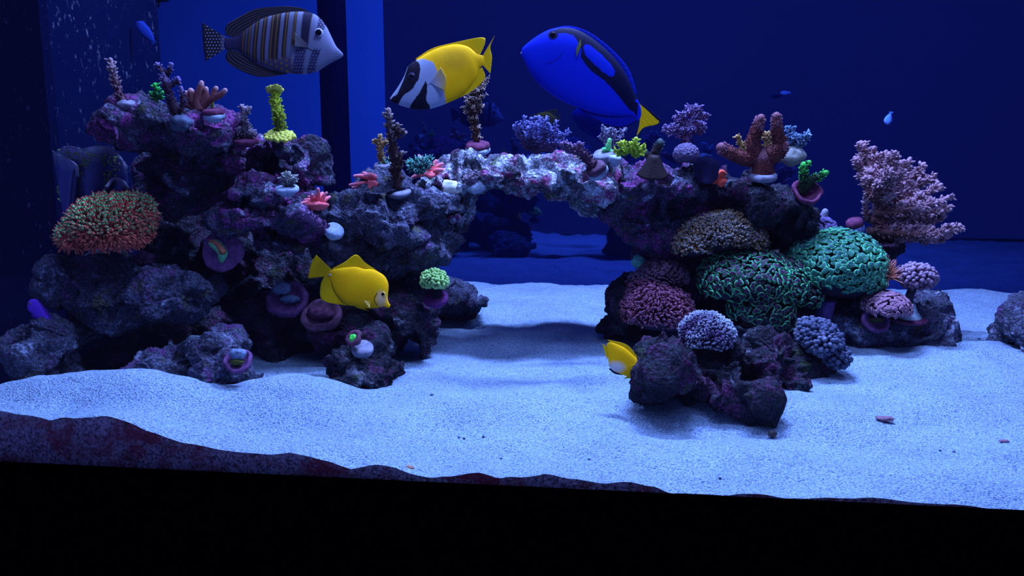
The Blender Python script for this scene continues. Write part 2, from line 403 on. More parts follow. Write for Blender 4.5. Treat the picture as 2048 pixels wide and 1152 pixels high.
rock('purple rock with a round cave mouth under the tall green stick coral',
     [(482,325,34,46,.83,.04),(505,385,55,32,.82,.05),(597,300,40,24,.84,.045),(622,335,22,55,.84,.04),(545,292,60,16,.86,.04),(560,400,60,26,.82,.05),(550,345,75,60,.92,.03),(490,288,34,16,.85,.04)], ROCK_PURPLE, seed=2)
rock('magenta speckled rock below the cave mouth, left of the white plug',
     [(520,430,80,42,.82,.06),(585,430,60,40,.83,.06),(480,420,40,40,.84,.05),(570,475,70,25,.86,.05)], ROCK_PURPLE, seed=3)
rock('big knobbly rock mass under the pink anemones left of the arch',
     [(715,420,70,50,.88,.06),(800,440,100,75,.90,.07),(880,420,60,62,.93,.06),(765,385,55,32,.88,.05),(700,480,60,52,.90,.06),(850,495,72,44,.92,.06),(900,460,38,60,.94,.05,-25),(790,500,80,40,.92,.06)], ROCK_GREY, seed=4)
rock('pale pitted rock arch spanning the gap in the middle',
     [(885,365,45,40,.97,.055),(940,365,58,46,.98,.06),(1000,352,56,42,.98,.06),(1060,352,56,46,.98,.06),(1120,355,56,44,.98,.06),(1180,368,55,46,.98,.06),(950,325,38,18,.99,.05),(920,415,40,40,.97,.05,-30)], ROCK_PALE, seed=5)
rock('purple and white crusted rock at the right foot of the arch',
     [(1245,385,60,58,1.0,.06),(1330,370,75,55,1.0,.06),(1305,445,80,50,1.01,.06),(1385,425,65,75,1.02,.06),(1320,500,50,50,1.03,.05),(1395,345,38,26,1.0,.05),(1340,560,60,60,1.05,.05),(1250,430,40,38,1.01,.05)], ROCK_PURPLE, seed=6)
rock('dark rock tower under the thick fingered coral',
     [(1505,405,68,62,1.0,.06),(1570,425,60,56,1.01,.055),(1610,445,36,46,1.01,.05),(1510,352,36,28,1.0,.045),(1445,375,30,40,1.01,.045)], ROCK_DARK, seed=7)
rock('dark filler rock added behind the green hammer corals',
     [(1450,560,140,90,1.12,.055),(1600,570,130,85,1.12,.055),(1520,650,150,50,1.10,.05),(1400,640,110,50,1.11,.05)], ROCK_DARK, seed=8, voxel=.003)  # added filler, backs the corals and stops light showing through
rock('round dark rock left of the maroon hammer corals',
     [(1250,610,46,62,1.0,.055),(1236,650,36,36,.99,.045),(1290,650,50,50,1.01,.05)], ROCK_DARK, seed=9)
rock('dark craggy overhanging rock at the front, nosed by the small yellow fish',
     [(1322,748,40,34,.71,.035),(1372,738,52,40,.735,.04),(1432,738,62,38,.75,.045),(1500,738,62,50,.77,.05),(1552,715,40,52,.81,.045),(1482,784,44,32,.715,.035),(1522,765,40,36,.75,.04),(1340,712,36,22,.75,.03),(1400,752,50,28,.73,.035),(1445,770,36,26,.72,.03),(1302,735,26,24,.72,.03),(1590,722,42,46,.88,.045),(1565,752,38,34,.80,.035)], ROCK_DARK, seed=10, amp=1.35, rough=1.3)
rock('dark rock shelf on the sand under the pink pompom coral',
     [(1700,655,90,50,1.0,.06),(1800,655,80,42,.99,.06),(1862,680,48,28,.97,.045),(1645,660,55,55,1.02,.05),(1850,615,30,26,1.0,.03),(1645,700,50,32,.96,.04)], ROCK_GREY, seed=11)
rock('small dark shelf rock carrying the big pink branching coral',
     [(1745,492,58,24,1.06,.05),(1700,520,50,38,1.09,.05),(1660,500,60,60,1.10,.05)], ROCK_DARK, seed=12)
rock('bluish grey rock cut off by the right edge on bare sand',
     [(2042,668,44,44,.95,.05),(2075,640,60,50,.97,.05)], ROCK_GREY, seed=13)
rock('big flat grey boulder under the orange torch coral',
     [(330,592,95,60,.78,.06),(235,592,100,62,.78,.06),(140,548,68,46,.76,.05),(395,590,34,48,.78,.045),(215,535,70,36,.80,.04)], ROCK_GREY, seed=14, rough=.75)
rock('grey rock by the overflow box below the purple fish',
     [(105,700,62,50,.72,.045),(75,688,32,34,.72,.035),(140,660,48,30,.74,.04),(120,742,42,26,.72,.04)], ROCK_GREY, seed=15)
rock('blocky grey rock pair at the left front, half sunk in sand',
     [(318,725,66,48,.70,.045),(425,690,68,42,.70,.045),(448,745,50,50,.68,.04),(300,755,50,24,.70,.035),(500,765,24,26,.72,.03)], ROCK_GREY, seed=16, rough=.75)
rock('wide dark base rock behind the big yellow tang',
     [(560,640,72,75,.89,.06),(680,640,100,62,.88,.06),(790,640,88,62,.88,.06),(850,670,30,48,.87,.045),(575,712,55,36,.88,.045),(780,575,60,26,.93,.045),(500,600,50,50,.92,.05)], ROCK_DARK, seed=17)
rock('small knobbly rock at the front below the button polyp',
     [(720,752,76,40,.75,.045),(745,705,40,40,.78,.04),(682,742,38,44,.75,.04),(775,745,34,36,.76,.035)], ROCK_DARK, seed=18)
rock('pointed blue grey rock lying on the lit sand left of the gap',
     [(895,600,56,32,1.08,.05),(948,606,28,13,1.07,.03),(870,585,40,28,1.07,.04)], ROCK_GREY, seed=19)
rock('dark filler rock added behind the gaps of the left stack',
     [(420,510,130,110,1.01,.04),(560,560,130,100,1.03,.04),(350,650,95,80,.95,.04),(440,430,100,80,1.02,.04),(660,540,90,60,1.03,.04),(295,690,70,60,.90,.035),(450,610,80,60,1.0,.035),(225,728,60,36,.79,.03),(330,480,60,80,.93,.03),(820,540,60,30,1.03,.03)], ROCK_DARK, seed=20, voxel=.0035)  # added filler, keeps lit sand and wall from showing between the rocks
# where two rocks meet, the later one is carved back to the face of the earlier one, so that they rest on each other
ROCKS = [o for o in COL.objects if o.name.startswith('live_rock')]
bpy.context.view_layer.update()
def wbox(o):
    c = np.array([o.matrix_world @ Vector(v) for v in o.bound_box]); return c.min(0), c.max(0)
BOX = [wbox(o) for o in ROCKS]; SWOLLEN = []
for o in ROCKS:                                           # swollen copies leave a hairline joint
    me = o.data.copy(); n = len(me.vertices); V = np.zeros(n*3); N = np.zeros(n*3); me.vertices.foreach_get('co', V); me.vertices.foreach_get('normal', N)
    me.vertices.foreach_set('co', V+N*.0025); me.update(); q = bpy.data.objects.new('carver', me); COL.objects.link(q); q.location = o.location; SWOLLEN.append(q)
for i, o in enumerate(ROCKS):
    for j in range(i):
        if np.all(BOX[i][0] < BOX[j][1]) and np.all(BOX[j][0] < BOX[i][1]):
            md = o.modifiers.new('carve', 'BOOLEAN'); md.operation = 'DIFFERENCE'; md.object = SWOLLEN[j]; md.solver = 'MANIFOLD'
    if len(o.modifiers):
        dg = bpy.context.evaluated_depsgraph_get(); me = bpy.data.meshes.new_from_object(o.evaluated_get(dg)); n0, n1 = len(o.data.polygons), len(me.polygons)
        o.modifiers.clear()
        if n1 > n0*.25: old = o.data; o.data = me; bpy.data.meshes.remove(old); me.name = 'live_rock'
for q in SWOLLEN: me = q.data; bpy.data.objects.remove(q); bpy.data.meshes.remove(me)
bpy.context.view_layer.update()
DG = bpy.context.evaluated_depsgraph_get()
def hit(px, py, fallback=.9):
    d = unit(ray(px, py)); ok, loc, nrm, idx, ob, mx = SC.ray_cast(DG, Vector(CAM), Vector(d))
    if ok and ob.name.startswith('live_rock') or (ok and ob.name == 'floor'): return np.array(loc)
    return at(px, py, fallback)

# ------------------------------------------------------------------ overflow box at the left
ov = glossy_wall('algae_specked_acrylic', (.002, .004, .024), REFL, 0.05, specks=1.0)
p = at(121, 400, .84); q = at(297, 100, .99)
root = thing('overflow_box', 'black overflow box with algae specks standing in the left corner', 'overflow box', (p[0]-.12, .94, -.06))
mb = MB(); r = .03; prof = [(p[0]-.30, .84), (p[0]-.006, .84), (p[0], .846)]
prof += [(p[0]-r+r*math.cos(t), 1.09-r+r*math.sin(t)) for t in np.linspace(0, math.pi/2, 9)]+[(p[0]-.30, 1.09)]
n = len(prof); V = [(x, y, -.06) for x, y in prof]+[(x, y, .60) for x, y in prof]
k = np.arange(n); mb.add(V, None, np.stack([k, (k+1) % n, n+(k+1) % n, n+k], 1))
k = np.arange(1, n-1); mb.T.append(np.concatenate([np.stack([0*k+n, n+k, n+k+1], 1), np.stack([0*k, k+1, k], 1)]))
mb.build('box_body', ov, root, smooth=False)
# pump head hanging at the water line behind the box
mb = MB(); c = at(290, -4, 1.14); s = ppm(c)
for dx, dy, rr in ((0, 0, 26), (28, -6, 20), (-30, 2, 24), (12, 10, 14)):
    V = ICO3[0]*np.array([rr*s*1.3, rr*s, rr*s*.75]); V = V*(1+.2*vnoise(ICO3[0]*3+dx, 4))[:, None]
    mb.add(c+V+np.array([dx*s, 0, -dy*s]), ICO3[1])
tube(mb, [c, c+np.array([0, 0, .2])], .006, 10)
tag(mb.build('pump_head', solid('dark_pump_plastic', (.010, .010, .018), .5)), 'dark pump head hanging at the top beside the overflow box', 'pump')

# ------------------------------------------------------------------ coral builders
NUB = tube_tpl([(0, 0, 0), (0, 0, .55), (0, 0, 1)], [1.0, .85, .62], 6, .25, 1.0)
def nubs(mb, P, rad, size, dens, rg, lift=.6, lo=.05, a0=0., a1=1.):
    """corallite cups all over a branch"""
    P = np.asarray(P); seg = np.linalg.norm(np.diff(P, axis=0), axis=1); cum = np.concatenate([[0], np.cumsum(seg)])
    area = cum[-1]*2*math.pi*np.mean(rad); n = int(dens*area/(size*size*9))
    if n < 1: return
    t = rg.uniform(lo, 1, n)*cum[-1]; D = np.gradient(P, axis=0); D /= np.linalg.norm(D, axis=1)[:, None]+1e-12
    pos = np.stack([np.interp(t, cum, P[:, k]) for k in range(3)], 1); dd = np.stack([np.interp(t, cum, D[:, k]) for k in range(3)], 1)
    r = np.interp(t, cum, rad); v = rg.normal(size=(n, 3)); v -= dd*np.sum(v*dd, 1)[:, None]; v /= np.linalg.norm(v, axis=1)[:, None]
    z = v+dd*lift; sc = size*rg.uniform(.75, 1.25, n)
    f = a0+(a1-a0)*t/cum[-1]
    scatter(mb, NUB, pos+v*(r*.8)[:, None], z, dd+.01, np.stack([sc, sc, sc*1.9], 1), amul=.35+.3*f, aadd=.45*f)
def path3(pts, Y): return np.array([at(p[0], p[1], Y+(p[2] if len(p) > 2 else 0)) for p in pts])
def branch(mb, P, r0, r1, nub, rg, n=14, sides=9, lump=.12, dens=1.0, a0=0., a1=1., lift=.6):
    P = smooth_path(P, n); rad = np.linspace(r0, r1, n)
    tube(mb, P, rad, sides, a0, a1*.9, lump=lump, seed=int(rg.integers(99)))
    if nub: nubs(mb, P, rad, nub, dens, rg, lift, a0=a0, a1=a1)
def knob(mb, c, r, seed=0, a=.2, squash=(1, 1, .8)):
    V = ICO3[0]*np.array(squash)*r; V = V*(1+.22*vnoise(ICO3[0]*2.3+seed*5.3, seed)+.08*vnoise(ICO3[0]*7+seed, seed))[:, None]
    mb.add(np.asarray(c)+V, ICO3[1], None, a)
PLUG_WHITE = solid('white_frag_plug', alb(125, 145, 215), .7)
PLUG_GREY = solid('grey_frag_plug', alb(105, 110, 165), .8, .4, 120)
PLUG_ROSE = solid('coralline_frag_plug', alb(88, 45, 95), .8, .5, 150)
def plug(root, px, py, rpx, hpx, Y, mat, tilt=(0, -.25, 1), crust=None, name='frag_plug'):
    """ceramic disc with a rounded rim; crust is a second, coral crusted layer on top"""
    c = at(px, py, Y); s = ppm(c); r, h = rpx*s, hpx*s; mb = MB()
    lathe(mb, [(r*.55, -h*1.2), (r*.62, -h*.55), (r*.92, -h*.5), (r, -h*.2), (r, h*.25), (r*.93, h*.5), (r*.4, h*.55)], c, tilt, wob=.03, seed=px)
    o = mb.build(name, mat, root)
    if crust is not None:
        mb = MB(); z = unit(tilt); lathe(mb, [(r*.9, h*.45), (r*.98, h*.8), (r*.9, h*1.5), (r*.5, h*1.75), (r*.2, h*1.7)], c, tilt, wob=.05, seed=px+1)
        mb.build('crust', crust, root)
    return o
def sticks(name, label, base, paths, mat, nub=2.0, Y=None, dens=1.0, plugs=(), lump=.12, cat='coral', part='branch', sides=9, foot=None, dY=0.0, lift=.6, seed=None):
    """colony of traced branches: each path is ([(px, py, depth)...], r0, r1) in photo pixels, standing on the rock met at base"""
    b = hit(*base) if Y is None else at(base[0], base[1], Y)
    Y0 = b[1]+dY; b = at(base[0], base[1], Y0); s = ppm(b); rg = np.random.default_rng(int(base[0]*7+base[1]) if seed is None else seed)
    root = thing(name, label, cat, b)
    if foot:
        mb = MB(); knob(mb, b+np.array([0, 0, foot[1]*s*.3]), foot[0]*s, int(base[0]), .15, (1, 1, foot[1]/foot[0])); mb.build('encrusted_base', foot[2] if len(foot) > 2 else mat, root)
    for pl in plugs: plug(root, *pl[:4], Y0+pl[4], *pl[5:])
    for pts, r0, r1 in paths:
        mb = MB(); branch(mb, path3(pts, Y0), r0*s, r1*s, nub*s if nub else 0, rg, n=max(8, 5*len(pts)), lump=lump, dens=dens, sides=sides, lift=lift)
        mb.build(part, mat, root)
    return root, Y0, s, rg
def bush(root, base, Y0, s, rg, mat, nmain, length, r, spread=.8, lean=(0, 0, 1), sub=5, nub=1.6, dens=1.0, levels=2, part='branch', depthf=.6, subang=.7, taper=.6, sublen=(.25, .5)):
    """bushy colony: nmain branches fanned round lean, each with side branches (sizes in photo pixels)"""
    b = at(base[0], base[1], Y0)
    def grow(mb, p, d, L, rr, lev, a0):
        n = 8; P = [p]; dd = unit(d)
        for k in range(n-1):
            dd = unit(dd+rg.normal(size=3)*.10+np.array([0, 0, .05])); P.append(P[-1]+dd*L/(n-1))
        P = np.array(P); rad = np.linspace(rr, rr*taper, n); a1 = 1.0 if lev == 0 else .75
        tube(mb, P, rad, 7, a0, a1, lump=.1, seed=3)
        if nub: nubs(mb, P, rad, nub*s, dens, rg, a0=a0, a1=a1)
        if lev > 0:
            for k in range(sub):
                t = rg.uniform(.2, .97); i = min(int(t*(n-1)), n-2); q = P[i]+(P[i+1]-P[i])*(t*(n-1)-i)
                v = rg.normal(size=3); v[1] *= depthf
                grow(mb, q, unit(P[i+1]-P[i])+unit(v)*subang, L*rg.uniform(*sublen), rr*.75, lev-1, a0+(a1-a0)*t*.8)
    for k in range(nmain):
        ang = (k+.5)/nmain*2-1+rg.normal()*.08; v = np.array([ang*spread, rg.uniform(-1, 1)*spread*depthf, 0])
        mb = MB(); grow(mb, b+np.array([ang*r*s*1.5, 0, 0]), np.array(lean)+v, length*s*rg.uniform(.75, 1.0), r*s, levels-1, 0.)
        mb.build(part, mat, root)

# ------------------------------------------------------------------ corals of the left stack
BROWN_STICK = coral_mat('tan_brown_acropora', alb(90, 62, 95), alb(150, 135, 190), .4, 1.)
sticks('stick_coral', 'lone tan stick coral leaning left on the far left ledge', (252, 215), [([(246,204),(235,178),(228,150),(221,120)], 6.5, 5)], BROWN_STICK, 2.6, dens=1.3, foot=(17, 12, PLUG_GREY))
PURPLE_STICK = coral_mat('dark_purple_acropora', alb(48, 32, 62), alb(120, 110, 215), .55, 1.)
sticks('branching_coral', 'dark forked branch coral with blue tips on the left ledge', (362, 250),
       [([(357,240),(342,200),(331,165,-.004),(327,150)], 9, 6), ([(329,155),(322,140),(313,128)], 5, 4), ([(330,155),(338,142),(343,129)], 5, 4), ([(334,170),(348,166),(356,156)], 6, 4), ([(352,164),(358,160)], 4.5, 4), ([(363,225),(366,200),(362,175)], 5, 3.5)],
       PURPLE_STICK, 1.8, dens=.8, foot=(22, 16, solid('slate_crust', alb(60, 72, 120), .8, .5, 120)), dY=-.005)
GREEN_SPIKE = coral_mat('emerald_acropora', alb(15, 70, 45), alb(60, 210, 120))
sticks('stick_coral', 'small emerald green spike coral behind the purple ledge rock', (312, 215), [([(312,205),(312,185),(311,168)], 6, 3), ([(312,200),(304,190),(300,185)], 4, 3), ([(313,200),(321,190),(325,184)], 4, 3)], GREEN_SPIKE, 2.6, dY=.03)
ORANGE_FINGER = coral_mat('rosy_finger_coral', alb(120, 72, 98), alb(205, 165, 215), .75, 1.02)
sticks('finger_coral', 'smooth rosy finger coral beside the white plug on the left ledge', (400, 235),
       [([(400,222),(395,200),(400,180),(403,166)], 13, 5), ([(402,215),(418,200),(440,190),(450,181)], 9, 5), ([(395,215),(382,200),(372,187)], 9, 6), ([(392,220),(380,212),(368,210)], 8, 5), ([(402,205),(411,192),(412,178)], 8, 5), ([(425,200),(428,185),(432,177)], 7, 5), ([(388,205),(383,192),(382,182)], 9, 6)],
       ORANGE_FINGER, 0, dY=.012, lump=.08, sides=12)
TINY_GREEN = coral_mat('lime_stub', alb(150, 170, 70), alb(190, 210, 90))
sticks('coral_frag', 'white round plug with red rim and a tiny lime stub on top', (427, 246), [([(424,220),(425,208),(427,200)], 3, 2.5)], TINY_GREEN, 0, plugs=[(427, 233, 22, 9, -.01, PLUG_WHITE, (0, -.2, 1), PLUG_ROSE)], dY=-.01, part='polyp_stub')
GREY_STICK = coral_mat('grey_lilac_acropora', alb(75, 68, 105), alb(150, 140, 200))
r_, Y0, s, rg = sticks('stick_coral', 'short grey lilac stick coral with a tufted foot, left of the green stick', (492, 290), [([(490,268),(488,240),(490,218)], 7, 6), ([(490,228),(484,216),(482,211)], 4, 3), ([(491,228),(498,220),(501,215)], 4, 3)], GREY_STICK, 2.4,
                       plugs=[(493, 282, 25, 9, 0, PLUG_ROSE)], Y=.80)
bush(r_, (492, 274), Y0, s, rg, GREY_STICK, 7, 22, 3.2, 1.6, (0, -.2, .7), 3, 1.6, .8)
LIME = coral_mat('yellow_green_acropora', alb(70, 85, 28), alb(175, 205, 70), .3, .9)
LIME_TIP = coral_mat('pale_lime_cluster', alb(110, 130, 45), alb(205, 215, 120), .3, .9)
r_, Y0, s, rg = sticks('stick_coral', 'tall yellow green stick coral with a knobbly crown and foot', (560, 292), [([(562,276),(559,245),(554,215),(549,188)], 11, 8)], LIME, 2.1, dens=1.5, lift=.2, dY=.005)
mb = MB()
for k in range(26):
    th = k*2.4; rr = 15*math.sqrt((k+.5)/26); c = at(550+rr*math.cos(th), 182+rr*.55*math.sin(th)-3, Y0+rr*s*math.sin(th)*.9); knob(mb, c, 4.6*s, k, .9)
mb.build('crown', LIME_TIP, r_)
mb = MB()
for k in range(46):
    th = k*2.4; rr = 30*math.sqrt((k+.5)/46); c = at(560+rr*math.cos(th), 272-6*(1-rr/30)+rr*.35*math.sin(th), Y0-rr*s*math.sin(th)*.8-.006); knob(mb, c, 5.4*s, k+50, .8)
mb.build('knobbly_foot', LIME_TIP, r_)
# plating coral: ruffled sheet
PLATE = coral_mat('blue_brown_plating_coral', alb(88, 96, 215), alb(150, 155, 245), .45, 1., var=.3)
def sheet(root, part, top, bottom, Y0, mat, ruf, thick, nu=60, nv=26, lip=.012, a_pow=3, bumps=0.0, rg=rng):
    """thick sheet between a top and a bottom line of photo points; ruf(u, v) pushes it in depth"""
    tp = smooth_path(np.array([(x, y, 0.) for x, y in top]), nu)[:, :2]; bt = smooth_path(np.array([(x, y, 0.) for x, y in bottom]), nu)[:, :2]
    front = np.zeros((nv, nu, 3)); A = np.zeros((nv, nu))
    for v in range(nv):
        f = v/(nv-1)
        for u in range(nu):
            x, y = tp[u]*(1-f)+bt[u]*f; front[v, u] = at(x, y, Y0+ruf(u/(nu-1), f)-lip*max(0, 1-f*5)**2); A[v, u] = (1-f)**a_pow
    if bumps: front[..., 1] += bumps*vnoise(front.reshape(-1, 3)*420, 3).reshape(nv, nu)
    back = front+np.array([0, thick, -thick*.4]); V = np.concatenate([front.reshape(-1, 3), back.reshape(-1, 3)]); m = nu*nv
    i = (np.arange(nv-1)*nu)[:, None]; j = np.arange(nu-1)[None]
    q = np.stack([i+j, i+nu+j, i+nu+j+1, i+j+1], -1).reshape(-1, 4); Q = [q, q[:, ::-1]+m]
    rim = np.concatenate([np.arange(nu), np.arange(1, nv)*nu+nu-1, (nv-1)*nu+np.arange(nu-2, -1, -1), np.arange(nv-2, 0, -1)*nu])
    r2 = np.roll(rim, -1); Q.append(np.stack([rim, r2, r2+m, rim+m], 1))
    mb = MB(); mb.add(V, None, np.concatenate(Q), np.concatenate([A.ravel(), A.ravel()]))
    if root is None: return mb.build(part, mat)
    return mb.build(part, mat, root)
root = thing('plating_coral', 'ruffled blue brown plating coral draped at the left above the torch coral', 'coral', at(190, 470, .775))
sheet(root, 'plate', [(112,300),(135,292),(165,296),(200,290),(228,300),(248,330)], [(135,470),(150,476),(175,480),(205,450),(235,425),(250,410)], .775, PLATE, lambda u, v: .016*math.sin(u*9+1)*(1-v*.5)+.03*v-.02*u, .006, bumps=.002)
sheet(root, 'plate', [(104,300),(122,312),(138,318),(150,330),(152,350)], [(128,440),(130,450),(138,440),(146,400),(150,372)], .755, PLATE, lambda u, v: .010*math.sin(u*7+v*2)+.014*v, .005, nu=40)
sheet(root, 'plate', [(210,372),(225,356),(243,358),(254,374)], [(196,410),(206,415),(222,415),(236,410)], .758, PLATE, lambda u, v: .006*math.sin(u*6)+.01*v, .005, nu=30, nv=14)
mb = MB(); zs = rng.uniform(0, 1, (420, 2))
pos = np.array([at(115+u*125, 298+v*105+14*u, .772+.016*math.sin(u*9+1)*(1-v*.5)+.026*v-.02*u-.012*max(0, 1-v*5)**2) for u, v in zs])
scatter(mb, NUB, pos, np.tile([0, -1., .6], (420, 1))+rng.normal(size=(420, 3))*.3, np.tile([1., 0, 0], (420, 1)), np.full(420, .0011)); o = mb.build('polyps', coral_mat('green_polyp', alb(90, 110, 110), alb(140, 170, 130)), root); o['kind'] = 'stuff'

# ------------------------------------------------------------------ tentacled corals
def torch_tpl(L=1.0, r=.09, bulb=.15):
    m = MB(); tube(m, [(0, 0, 0), (.03, 0, .4*L), (.0, .04, .8*L), (0, 0, L)], [r*1.2, r, r*.85, r*.8], 6, 0, .6)
    m.add(ICO1[0]*np.array([bulb, bulb, bulb*.3])+np.array([0, 0, L]), ICO1[1], None, 1.0); return m.arrays()
def hammer_tpl(bar=.55, r=.2):
    m = MB(); tube(m, [(0, 0, 0), (0, 0, .5), (0, 0, 1)], [.30, .32, .28], 7, 0, .45, cap=False)
    P = smooth_path([(-bar, .10, .97), (-bar*.4, -.03, 1.08), (bar*.4, -.03, 1.08), (bar, .10, .97)], 7)
    m2 = MB(); tube(m2, P, [r*.75, r, r, r, r, r, r*.9], 7, 1, 1); V, T, Q, A = m2.arrays(); A = np.where(V[:, 2] > 1.0+r*.2, 1.0, .62); m.add(V, T, Q, A); return m.arrays()
def pad_tpl(lx=.66, ly=.40, rim=1.0, mid=.35):
    """kidney shaped tentacle pad on a short stalk, rim and middle of different colour"""
    m = MB(); prof = [(.26, 0, .1), (.30, .55, .2), (.85, .84, mid+.2), (1.0, .95, rim), (.88, 1.06, rim), (.62, 1.12, mid), (.25, 1.14, mid)]
    lathe(m, prof, (0, 0, 0), (0, 0, 1), n=10); V, T, Q, A = m.arrays(); k = V[:, 2] > .6; V[:, 0] *= np.where(k, lx, .6); V[:, 1] *= np.where(k, ly, .6); V[:, 1] += np.where(k, .55*V[:, 0]**2-.08, 0)
    return V, T, Q, A
def bulb_tpl(r=.5):
    m = MB(); tube(m, [(0, 0, 0), (0, 0, .6)], [.24, .26], 6, 0, .4, cap=False); V = ICO2[0]*r+np.array([0, 0, .8]); m.add(V, ICO2[1], None, np.clip(.55+.45*(V[:, 2]-.8)/r, 0, 1)); return m.arrays()
def euph(name, label, lobes, mat, core_mat, size, tpl, Y=None, height=1.6, dens=1.0, jit=.25, stem=None, droop=.0, part='tentacles', cat='coral', vis=-.45, lift=0.0, dY=0.0, patchy=.5):
    """fleshy heads (px, py, rx, ry, rd metres) clothed in tentacles"""
    c0 = hit(lobes[0][0], lobes[0][1]) if Y is None else at(lobes[0][0], lobes[0][1], Y)
    Y0 = c0[1]+dY; s = ppm(at(lobes[0][0], lobes[0][1], Y0)); rg = np.random.default_rng(int(lobes[0][0]))
    bot = max(lobes, key=lambda l: l[1]+l[3]); root = thing(name, label, cat, at(bot[0], bot[1]+bot[3], Y0))
    E = []
    for L in lobes:
        c = at(L[0], L[1], Y0+(L[5] if len(L) > 5 else 0)); h = size*s*height
        E.append((c, np.maximum(np.array([L[2]*s, L[4], L[3]*s])-h*.9, size*s*.8)))
    mb = MB()
    for c, r in E: mb.add(c+ICO3[0]*r, ICO3[1], None, 0.0)
    mb.build('flesh', core_mat, root)
    mb = MB(); Ps, Ns = [], []
    for k, (c, r) in enumerate(E):
        area = 4*math.pi*((r[0]*r[1])**1.6/3+(r[0]*r[2])**1.6/3+(r[1]*r[2])**1.6/3)**(1/1.6)
        n = int(dens*area/(size*s)**2*1.15)+6; i = np.arange(n)+.5
        ph = np.arccos(1-2*i/n); th = math.pi*(1+5**.5)*i; u = np.stack([np.cos(th)*np.sin(ph), np.sin(th)*np.sin(ph), np.cos(ph)], 1)
        P = c+u*r; N = u/r; N /= np.linalg.norm(N, axis=1)[:, None]
        keep = (N[:, 1] < .55) & (N[:, 2] > vis-.5*rg.uniform(0, .3, n))
        for k2, (c2, r2) in enumerate(E):
            if k2 != k: keep &= np.sum(((P-c2)/r2)**2, 1) > .85
        Ps.append(P[keep]); Ns.append(N[keep])
    P = np.concatenate(Ps); N = np.concatenate(Ns); n = len(P)
    N = N+rg.normal(size=(n, 3))*jit+np.array([0, 0, lift-droop])
    ang = 3.2*vnoise(P/(size*s*4.5), 5)+rg.normal(size=n)*.35
    nz0 = N[:, 2].copy(); up = np.tile([0.05, .3, 1.], (n, 1)); t1 = np.cross(N, up); t1 /= np.linalg.norm(t1, axis=1)[:, None]; t2 = np.cross(N, t1); t2 /= np.linalg.norm(t2, axis=1)[:, None]
    X = np.cos(ang)[:, None]*t1+np.sin(ang)[:, None]*t2
    sc = size*s*rg.uniform(.8, 1.2, n); patch = np.clip(1-.3*patchy+patchy*vnoise(P/(size*s*6)+9, 8), .35, 1.1)
    if patchy < 0: patch = np.clip(.93+.16*nz0, .6, 1.08)      # only the upper tips are green
    scatter(mb, tpl, P, N, X, np.stack([sc, sc, sc*height*rg.uniform(.85, 1.1, n)], 1), amul=patch)
    o = mb.build(part, mat, root); o['kind'] = 'stuff'
    if stem:
        mb = MB(); pts, r0, r1, m = stem; tube(mb, smooth_path(path3(pts, Y0), 10), np.linspace(r0, r1, 10)*s, 12, 0, 0, lump=.15); mb.build('stem', m, root)
    return root, Y0, s
DARKFLESH = solid('dark_coral_flesh', (.03, .02, .035), .7)
TORCH = coral_mat('orange_torch_green_tips', alb(190, 98, 110), alb(95, 225, 180), .90, .98)
euph('torch_coral', 'orange torch coral with glowing green tentacle tips on the grey boulder', [(225,448,72,60,.05),(180,470,46,38,.04,-.01),(262,425,38,38,.035)], TORCH, solid('orange_coral_flesh', alb(120, 50, 65), .6), 4.6, torch_tpl(1., .40, .50), Y=.745, height=3.2, dens=.85, jit=.42, lift=.35, vis=-.8, patchy=-1)
HAMMER_G = coral_mat('green_rimmed_maroon_hammer', alb(56, 32, 78), alb(72, 195, 165), .50, 1.0)
euph('hammer_coral', 'large maroon hammer coral with bright green rimmed tips in the centre of the right stack',
     [(1500,560,92,62,.075),(1455,560,58,52,.055,-.01),(1555,570,62,58,.06),(1520,610,62,52,.055,-.02),(1548,632,40,36,.04,-.03),(1610,590,28,34,.035,-.01)], HAMMER_G, DARKFLESH, 9.6, pad_tpl(.72, .46), Y=.97, height=1.35, dens=1.2, patchy=.3, jit=.36)
HAMMER_T = coral_mat('teal_green_hammer', alb(30, 52, 100), alb(85, 180, 168), .42, .98)
euph('hammer_coral', 'round teal green hammer coral below the big pink branching coral', [(1662,530,98,74,.085),(1690,550,70,54,.07,-.01),(1625,520,58,56,.06)], HAMMER_T, DARKFLESH, 9.0, pad_tpl(.70, .50, 1., .54), Y=1.0, height=1.3, dens=1.2, patchy=.3, jit=.34)
LILAC_H = coral_mat('lilac_hammer', alb(70, 60, 140), alb(105, 95, 190), .45, .95)
euph('hammer_coral', 'lilac hammer coral peeping out behind the teal one', [(1622,462,46,32,.05)], LILAC_H, DARKFLESH, 7.0, pad_tpl(.8, .55, 1., .6), Y=1.04, height=1.5)
FROG = coral_mat('olive_orange_frogspawn', alb(125, 95, 62), alb(115, 125, 175), .62, .98)
euph('frogspawn_coral', 'olive brown frogspawn coral with lilac tips above the green hammer coral', [(1430,470,80,45,.06),(1455,452,52,32,.05),(1385,490,40,32,.045,-.015),(1490,480,42,34,.045)], FROG, DARKFLESH, 4.2, torch_tpl(1., .40, .62), Y=.985, height=2.4, dens=1.0, jit=.35, lift=.2, patchy=.2)
FROG2 = coral_mat('dusky_frogspawn', alb(55, 48, 60), alb(85, 80, 130), .6, .98)
euph('frogspawn_coral', 'dusky brown frogspawn tuft between the olive and teal heads', [(1545,480,42,38,.045)], FROG2, DARKFLESH, 4.2, torch_tpl(1., .26, .34), Y=1.04, height=5.0, dens=.8, jit=.35, lift=.3)
MAROON = coral_mat('maroon_hammer', alb(98, 50, 82), alb(140, 88, 150), .5, .98)
